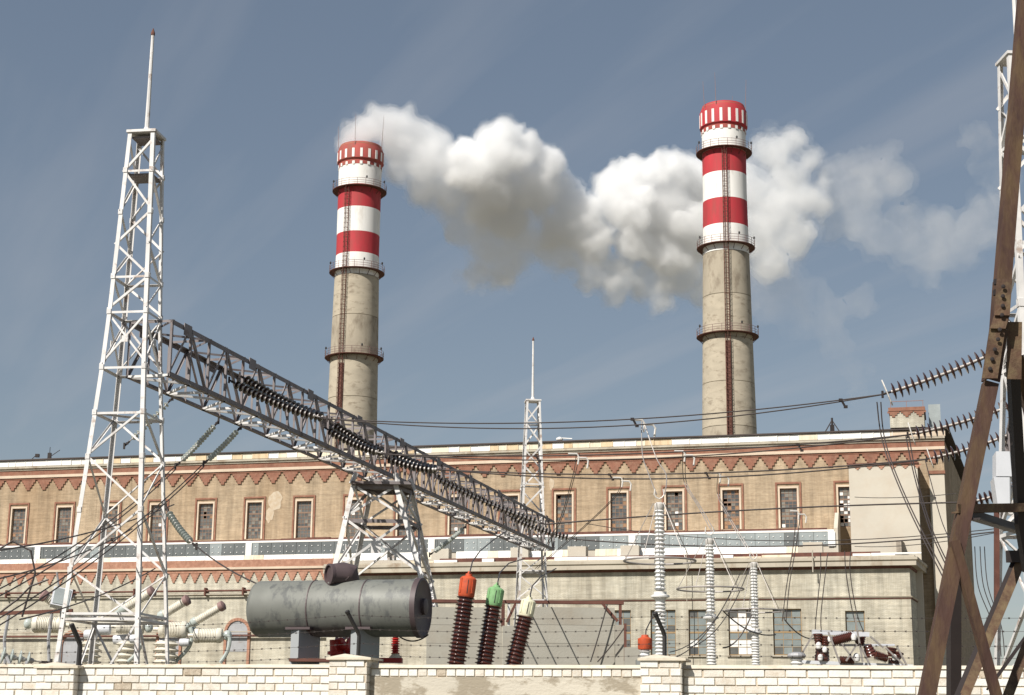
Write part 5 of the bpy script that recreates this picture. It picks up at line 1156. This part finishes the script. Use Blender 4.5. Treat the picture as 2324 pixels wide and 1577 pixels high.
# ================================================================== air-blast breakers on the left
def breaker(lab, hz, inc, yy, tank, pipe, rh, ri, col_px, flip=1):
    t = thing('circuit_breaker', (at(col_px, 1480, yy).x, yy, 0), lab, 'breaker', 'grey ribbed circuit breakers')
    m_ = yy / K
    if hz:
        a, b = at(*hz[0], yy), at(*hz[1], yy); ribbed(a, b, rh * m_ * .93, rh * m_ * .93, 15, rh * m_ * .07, 'cream_porcelain', t, 'interrupter', 24)
        d = (b - a).normalized()
        for q, s_ in ((a, -1), (b, 1)):
            mb = MB(); mb.lathe(q, d * s_, [(rh * m_ * 1.02, -.09), (rh * m_ * 1.04, .0), (rh * m_ * .9, .05), (rh * m_ * .3, .06), (rh * m_ * .25, .22)], 24); part('end_cap', mb, 'cream_porcelain', t, smooth=True)
        mb = MB(); mb.lathe(b + d * .20, Z, [(.04, -.14), (.10, -.10), (.13, 0), (.10, .10), (.05, .14)], 12); part('joint', mb, 'disc_glass', t, smooth=True)
    if inc:
        a, b = at(*inc[0], yy - .1), at(*inc[1], yy - .3); d = (b - a).normalized(); ribbed(a, b, ri * m_ * .85, ri * m_ * .8, 13, ri * m_ * .16, 'cream_porcelain', t, 'inclined_bushing', 18)
        mb = MB(); mb.lathe(b, d, [(ri * m_ * .9, -.02), (ri * m_ * 1.18, 0), (ri * m_ * 1.18, .12), (ri * m_ * .5, .16)], 16); part('bushing_cap', mb, 'rail_steel', t, smooth=True)
        mb = MB(); mb.lathe(a, -d, [(ri * m_, -.02), (ri * m_ * 1.1, 0), (ri * m_ * 1.1, .12), (ri * m_ * .6, .2), (ri * m_ * .5, .34)], 16); part('bushing_base', mb, 'disc_glass', t, smooth=True)
    if tank:
        for (p, q, rt_) in tank:
            a, b = at(*p, yy + .25), at(*q, yy + .25); d = b - a; L = d.length; rr = rt_ * m_; mb = MB(); mb.lathe(a, d, [(.02, -rr * .5), (rr * .6, -rr * .35), (rr * .93, -.05), (rr, .05), (rr, L - .05), (rr * .93, L + .05), (rr * .6, L + rr * .35), (.02, L + rr * .5)], 20); part('air_tank', mb, 'box_grey', t, smooth=True)
    c = at(col_px, 1455, yy + .3); ribbed(Vector((c.x, yy + .3, max(.9, c.z - 2.0))), Vector((c.x, yy + .3, c.z)), .26, .24, 12, .10, 'cream_porcelain', t, 'support_column', 18)
    mb = MB(); mb.lathe(Vector((c.x, yy + .3, 0)), Z, [(.4, 0), (.4, .2), (.3, .25), (.3, max(.9, c.z - 2.0))], 12); part('base', mb, 'grey_steel', t)
    if pipe:
        P_ = [at(x, y, yy - .2) for x, y in pipe]; S = []
        for i in range(len(P_) - 1):
            p0 = P_[max(i - 1, 0)]; p1 = P_[i]; p2 = P_[i + 1]; p3 = P_[min(i + 2, len(P_) - 1)]
            for k in range(6): u = k / 6; S.append(.5 * ((2 * p1) + (p2 - p0) * u + (2 * p0 - 5 * p1 + 4 * p2 - p3) * u * u + (3 * p1 - p0 - 3 * p2 + p3) * u ** 3))
        S.append(P_[-1]); mb = MB(); mb.tube(S, .055, 8); part('air_pipe', mb, 'disc_glass', t, smooth=True)
    return t
breaker('ribbed cream circuit breaker nearest the brick arch, left of the grey tank', ((445, 1442), (500, 1442)), ((446, 1409), (499, 1378)), 47, [((412, 1458), (425, 1458), 9)], [(508, 1440), (521, 1448), (516, 1478), (500, 1504)], 16.5, 9.5, 380)
breaker('ribbed cream circuit breaker just right of the left tower leg', ((366, 1428), (420, 1429)), ((372, 1394), (419, 1365)), 47.6, [((366, 1461), (392, 1461), 10), ((300, 1450), (316, 1450), 10)], [(430, 1415), (436, 1440), (428, 1470), (400, 1500)], 18.5, 10, 375)
breaker('ribbed circuit breaker seen through the left tower lattice', ((270, 1422), (322, 1424)), ((284, 1380), (340, 1345)), 48.4, [((262, 1452), (296, 1450), 11), ((222, 1428), (246, 1428), 13)], [(316, 1430), (322, 1455), (312, 1480), (290, 1502)], 15.5, 10.5, 290)
breaker('circuit breaker left of the left tower, its bushing leaning left', ((140, 1418), (80, 1416)), ((150, 1388), (104, 1355)), 47, [((196, 1440), (216, 1440), 11)], None, 19, 11, 205)
fl = thing('floodlight', at(135, 1360, 45), 'pale square floodlight box tilted up, left of the left tower', 'floodlight')
M3 = Matrix.Rotation(R(-28), 3, 'X') @ Matrix.Rotation(R(20), 3, 'Z'); mb = MB(); mb.box(at(139, 1358, 45), (.50, .18, .56), M3); part('housing', mb, 'box_grey', fl)
mb = MB(); mb.box(at(139, 1358, 45) + M3 @ Vector((0, -.10, 0)), (.42, .02, .48), M3); part('lens', mb, 'glazing_light', fl)
mb = MB(); mb.tube([at(129, 1298, 45.2), at(133, 1330, 45.2)], .03, 6); mb.tube([at(150, 1372, 45.2), at(170, 1350, 45.2)], .03, 6); mb.tube([at(140, 1385, 45.1), at(140, 1420, 45.1), Vector((at(140, 1420, 45.1).x, 45.1, 0))], .05, 6); part('bracket', mb, 'grey_steel', fl)
string(at(-25, 1480, 38), at(116, 1504, 38.5), 'disc_glass', 'grey glass insulator string lying just above the wall at the lower left corner', .03, scale=1.3)
for (a, b, nm) in (((15, 1490), (30, 1525), 'left'), ((62, 1500), (48, 1530), 'right')):
    mb = MB(); mb.bar(at(*a, 38), at(*b, 38), .06); mb.bar(at(*b, 38), Vector((at(*b, 38).x, 38, 0)), .08); tag(part('string_prop', mb, 'grey_steel'), f'{nm} grey strut under the glass string at the lower left corner', 'strut', 'string props')
tm_ = thing('terminal_frame', at(55, 1400, 46), 'thin grey terminal frame with two wire loops at the left edge above the wall', 'frame')
for (pts) in ([(22, 1385), (10, 1450), (12, 1520)], [(118, 1390), (110, 1450), (112, 1520)]):
    P_ = [at(x, y, 46) for x, y in pts]; P_.append(Vector((P_[-1].x, 46, 0))); mb = MB(); mb.tube(P_, .045, 6); part('upright', mb, 'grey_steel', tm_)
mb = MB(); mb.bar(at(0, 1392, 46), at(165, 1386, 46), .10); part('crossbar', mb, 'rust_dark', tm_)
for (pts) in ([(0, 1245), (28, 1228), (70, 1250), (80, 1300), (50, 1400)], [(0, 1390), (40, 1360), (70, 1330), (110, 1315)]):
    mb = MB(); mb.tube([at(x, y, 45) for x, y in pts], .028, 6); part('wire_loop', mb, 'wire', tm_)

# ================================================================== brown disconnector rack before the annex
YD = 52.0
dc = thing('disconnector', (at(1955, 1500, YD).x, YD, 0), 'grey disconnector rack with brown ribbed insulators, above the wall before the annex corner', 'disconnector')
def D(name, a, b, w_, m, y0=YD, y1=None):
    mb = MB(); mb.bar(at(*a, y0), at(*b, y1 or y0), w_); return part(name, mb, m, dc)
D('base_beam', (1820, 1502), (2072, 1512), .10, 'box_grey'); D('top_beam', (1843, 1434), (1972, 1440), .14, 'box_grey', YD + .3); D('cross_beam', (1905, 1464), (2030, 1464), .07, 'box_grey', YD + .2)
ribbed(at(1888, 1456, YD), at(1934, 1443, YD), .13, .12, 12, .045, 'brown_porcelain', dc, 'insulator'); ribbed(at(1986, 1486, YD - .2), at(2014, 1495, YD - .2), .11, .10, 9, .04, 'brown_porcelain', dc, 'insulator'); ribbed(at(1905, 1497, YD - .1), at(1938, 1499, YD - .1), .10, .10, 9, .03, 'brown_porcelain', dc, 'insulator')
for (a, b, r0, r1) in (((1856, 1438), (1857, 1462), .15, .09), ((1875, 1444), (1872, 1466), .15, .10), ((1950, 1446), (1953, 1464), .20, .11), ((1866, 1470), (1866, 1500), .20, .22), ((1968, 1464), (1978, 1490), .12, .22), ((1858, 1486), (1858, 1502), .12, .12), ((2024, 1470), (2022, 1490), .16, .08), ((2040, 1480), (2036, 1500), .16, .06), ((2016, 1500), (2040, 1503), .10, .10)):
    ribbed(at(*a, YD + .1), at(*b, YD + .1), r0, r1, 4, .02, 'brown_porcelain', dc, 'support_insulator', 12)
for (x, y, r_) in ((1858, 1465, .16), (1872, 1474, .14), (1862, 1492, .15), (1938, 1446, .16), (1884, 1450, .14), (2030, 1492, .14), (1944, 1492, .2)):
    mb = MB(); p = at(x, y, YD - .15); mb.lathe(p - Z * r_, Z, [(.02, r_ * .3), (r_ * .45, r_ * .45), (r_ * .6, r_), (r_ * .45, r_ * 1.5), (.02, 1.7 * r_)], 12); part('corona_cap', mb, 'white_porcelain', dc, smooth=True)
for (a, b) in (((1880, 1434), (1906, 1504)), ((1940, 1398), (1958, 1502)), ((1950, 1460), (1972, 1504)), ((1910, 1460), (1940, 1500)), ((1845, 1440), (1815, 1492)), ((1975, 1444), (2005, 1470)), ((2010, 1470), (2050, 1508)), ((2035, 1466), (2058, 1510)), ((1920, 1500), (1945, 1462))):
    D('strut', a, b, .05, 'pale_wire', YD - .3)
for x in (1860, 1960, 2050):
    a = at(x, 1508, YD); mb = MB(); mb.bar(a, Vector((a.x, YD, 0)), .15); part('leg', mb, 'grey_steel', dc)
pi_ = thing('pedestal_insulator', (at(1808, 1500, YD - 2).x, YD - 2, 0), 'short grey pedestal insulator on the wall line left of the disconnector rack', 'insulator')
a = at(1808, 1492, YD - 2); ribbed(a - Z * .9, a, .17, .15, 8, .05, 'white_porcelain', pi_); mb = MB(); mb.lathe(a, Z, [(.26, 0), (.28, .05), (.24, .12), (.1, .16)], 14); part('cap', mb, 'grey_steel', pi_); mb = MB(); mb.bar(a - Z * .9, Vector((a.x, a.y, 0)), .3); part('base', mb, 'grey_steel', pi_)

# ================================================================== steam plume from the left chimney
import numpy as np
def _ico(n):
    b = bmesh.new(); bmesh.ops.create_icosphere(b, subdivisions=n, radius=1.0); v = np.array([q.co[:] for q in b.verts]); b.verts.ensure_lookup_table()
    f = np.array([[w.index for w in q.verts] for q in b.faces]); b.free(); return v, f
ICO3, ICO2 = _ico(3), _ico(2)
def plume(name, spheres, Yd, voxel, disp, density, col, lab, seed, extra=(0.3, 0.55), nsub=10, sub_up=True, aniso=0.2, hetero=None):
    """cloud hull grown from many overlapping balls, filled with scattering steam"""
    rnd = random.Random(seed); VV = []; FF = []; cnt = [0]
    def ball(c, r, t, sy=1.0):
        v, f = t; VV.append(v * np.array([r, r * sy, r]) + np.array(c[:])); FF.append(f + cnt[0]); cnt[0] += len(v)
    for (px, py, rp, dy) in spheres:
        yy = Yd + dy; c = at(px, py, yy); r = rp * (c - CAM).dot(_f) / K
        ball(c, r, ICO3, .9)
        for k in range(nsub):
            v = Vector((rnd.gauss(0, 1), rnd.gauss(0, 1), rnd.gauss(0.35 if sub_up else 0, 1))).normalized(); r2 = r * rnd.uniform(*extra)
            c2 = c + Vector((v.x, v.y * .9, v.z)) * (r * rnd.uniform(.72, .95)); ball(c2, r2, ICO2)
            for j in range(4):
                w_ = (v * .8 + Vector((rnd.gauss(0, .6), rnd.gauss(0, .6), rnd.gauss(.1, .6)))).normalized(); ball(c2 + w_ * r2 * .85, r2 * rnd.uniform(.3, .5), ICO2)
    V_ = np.concatenate(VV).astype(np.float32); F_ = np.concatenate(FF).astype(np.int32)
    me = bpy.data.meshes.new('tmp'); me.vertices.add(len(V_)); me.vertices.foreach_set('co', V_.ravel()); me.loops.add(F_.size); me.loops.foreach_set('vertex_index', F_.ravel()); me.polygons.add(len(F_)); me.polygons.foreach_set('loop_start', np.arange(0, F_.size, 3, dtype=np.int32)); me.update(calc_edges=True)
    o = bpy.data.objects.new('tmp', me); COL.objects.link(o)
    rm = o.modifiers.new('r', 'REMESH'); rm.mode = 'VOXEL'; rm.voxel_size = voxel
    for sc_, st in disp:
        tx = bpy.data.textures.new('billow', 'CLOUDS'); tx.noise_scale = sc_; tx.noise_depth = 3; dm = o.modifiers.new('d', 'DISPLACE'); dm.texture = tx; dm.strength = st; dm.mid_level = .5; dm.texture_coords = 'LOCAL'
    dg = bpy.context.evaluated_depsgraph_get(); m2 = bpy.data.meshes.new_from_object(o.evaluated_get(dg)); bpy.data.objects.remove(o); bpy.data.meshes.remove(me)
    m2.polygons.foreach_set('use_smooth', [True] * len(m2.polygons))
    m = bpy.data.materials.new(name); m.use_nodes = True; t = m.node_tree; t.nodes.clear(); out = nd(t, 'ShaderNodeOutputMaterial'); vs = nd(t, 'ShaderNodeVolumeScatter')
    vs.inputs['Color'].default_value = (*col, 1); vs.inputs['Density'].default_value = density; vs.inputs['Anisotropy'].default_value = aniso
    if hetero:                                   # uneven, wispy density
        tcn = nd(t, 'ShaderNodeTexCoord'); n1 = nd(t, 'ShaderNodeTexNoise'); n1.inputs['Scale'].default_value = hetero; n1.inputs['Detail'].default_value = 4; n1.inputs['Roughness'].default_value = .6; n1.inputs['Distortion'].default_value = .6
        t.links.new(tcn.outputs['Object'], n1.inputs['Vector']); mr = nd(t, 'ShaderNodeMapRange'); mr.inputs[1].default_value = .36; mr.inputs[2].default_value = .66; mr.inputs[3].default_value = 0; mr.inputs[4].default_value = density * 2.2
        t.links.new(n1.outputs[0], mr.inputs[0]); t.links.new(mr.outputs[0], vs.inputs['Density']); m.cycles.volume_step_rate = .35
    t.links.new(vs.outputs[0], out.inputs['Volume']); m2.materials.append(m); m2.name = name
    o = bpy.data.objects.new(name, m2); COL.objects.link(o); tag(o, lab, 'smoke', kind='stuff'); return o
YS = 296
def cloud(spheres, layers, voxel, disp, col, lab, seed, nsub=8, sub_up=True, extra=(.3, .55)):
    """one body of steam: a thin torn outer veil with thicker billows inside it"""
    top = None
    for k, (sc_, dens, het) in enumerate(layers):
        o = plume('steam_plume' if k == 0 else 'inner_billow', [(x, y, r * sc_, d) for x, y, r, d in spheres], YS, voxel, disp if k else [(a, b * 1.5) for a, b in disp], dens, col, lab, seed, nsub=nsub, sub_up=sub_up, extra=extra, hetero=het)
        if k == 0: top = o
        else:
            o.parent = top
            for q in ('label', 'category', 'kind'):
                if q in o: del o[q]
            o['kind'] = 'stuff'
cloud([(806, 316, 40, -5), (835, 292, 38, -4), (870, 282, 42, -3), (905, 288, 42, -1), (945, 305, 42, 0), (985, 330, 44, 0), (905, 335, 50, 0), (955, 365, 54, 0), (1010, 380, 52, 2), (900, 390, 34, 0), (960, 425, 42, 3), (1020, 440, 46, 4)],
      [(1.14, .05, .13), (.96, .16, None), (.74, .16, None)], .42, ((3.5, 1.5), (1.2, .7)), (.998, .995, .99), 'thinner steam leaving the smoking left chimney and bending to the right', 3, nsub=7)
cloud([(1075, 385, 58, 0), (1130, 350, 60, 0), (1143, 312, 42, 0), (1120, 430, 62, 4), (1195, 340, 40, 2), (1245, 372, 42, 4), (1220, 425, 58, 6), (1060, 340, 30, 0), (1150, 490, 58, 10), (1270, 425, 34, 8), (1290, 480, 44, 10),
       (1310, 505, 54, 11), (1335, 480, 36, 10), (1270, 520, 46, 11), (1340, 545, 46, 12), (1395, 425, 48, 12), (1440, 392, 42, 12), (1490, 388, 42, 12), (1540, 395, 48, 14), (1420, 470, 62, 12), (1500, 480, 76, 16), (1590, 430, 62, 18), (1570, 530, 72, 18), (1440, 550, 50, 14), (1510, 580, 50, 16), (1350, 540, 46, 12)],
      [(1.09, .06, .13), (.98, .24, None), (.84, .40, None)], .38, ((3.2, 1.6), (1.4, .9), (.6, .35)), (.999, .997, .994), 'dense white billowing steam between the two chimneys', 5, nsub=9)
cloud([(985, 445, 36, 8), (1040, 490, 46, 10), (1030, 530, 30, 12), (1085, 520, 50, 12), (1110, 565, 50, 14), (1165, 570, 50, 14), (1195, 535, 50, 14), (1092, 615, 36, 14), (1140, 622, 38, 14), (1070, 645, 20, 14), (1245, 555, 50, 14), (1300, 575, 46, 14), (1345, 605, 44, 14), (1400, 628, 50, 16), (1470, 640, 50, 18), (1545, 625, 54, 20), (1400, 668, 24, 16), (1500, 675, 36, 18), (1295, 628, 9, 14), (1600, 660, 40, 20)],
      [(1.18, .035, .10), (.98, .11, .16), (.76, .13, None)], .46, ((4.0, 2.6), (1.4, 1.2)), (.997, .992, .984), 'greyish ragged underside of the steam plume hanging below the white billows', 8, sub_up=False)
cloud([(1690, 430, 66, 22), (1700, 540, 70, 22), (1750, 345, 48, 22), (1795, 325, 42, 22), (1835, 360, 30, 22), (1790, 400, 54, 22), (1820, 450, 52, 22), (1760, 480, 66, 22), (1800, 535, 54, 22), (1740, 600, 48, 22), (1860, 470, 32, 22), (1870, 420, 22, 22)],
      [(1.16, .035, .11), (.97, .10, .2), (.72, .12, None)], .48, ((4.0, 2.4), (1.4, 1.1)), (.998, .994, .988), 'softer steam cloud emerging right of the right chimney', 11, nsub=7)
cloud([(1890, 400, 34, 26), (1935, 385, 42, 26), (1985, 385, 44, 26), (2030, 405, 42, 26), (1960, 440, 52, 26), (1950, 500, 48, 26), (2000, 540, 46, 26), (2060, 560, 48, 28), (2120, 575, 48, 28), (2170, 560, 48, 28), (2215, 520, 48, 28), (2240, 470, 44, 28), (2115, 635, 26, 28), (1885, 520, 34, 26), (1895, 460, 34, 26), (2060, 500, 40, 28), (2130, 520, 44, 28)],
      [(1.22, .020, .07), (.9, .030, .12)], .55, ((4.5, 2.8), (1.3, .9)), (.985, .975, .96), 'thin drifting wisps of steam in the sky right of the right chimney', 14, nsub=6, sub_up=False)
cloud([(2215, 305, 28, 28), (2255, 350, 36, 28), (2280, 400, 32, 28), (2235, 390, 30, 28)], [(1.2, .022, .08)], .55, ((4.0, 2.2), (1.3, .8)), (.985, .975, .96), 'faint separate wisp of steam near the right edge beside the pylon top', 17, nsub=6, sub_up=False)
cloud([(1780, 640, 48, 24), (1830, 680, 48, 24), (1870, 720, 44, 24), (1900, 780, 38, 24), (1930, 840, 30, 24), (1942, 890, 24, 24), (1945, 690, 34, 24), (1800, 730, 38, 24), (1760, 690, 44, 24), (1700, 650, 50, 22), (1660, 690, 40, 22)], [(1.15, .018, .06)], .6, ((5.0, 2.8), (1.4, .9)), (.92, .87, .81), 'faint brownish smoke tail sinking behind the right chimney', 20, nsub=5, sub_up=False)
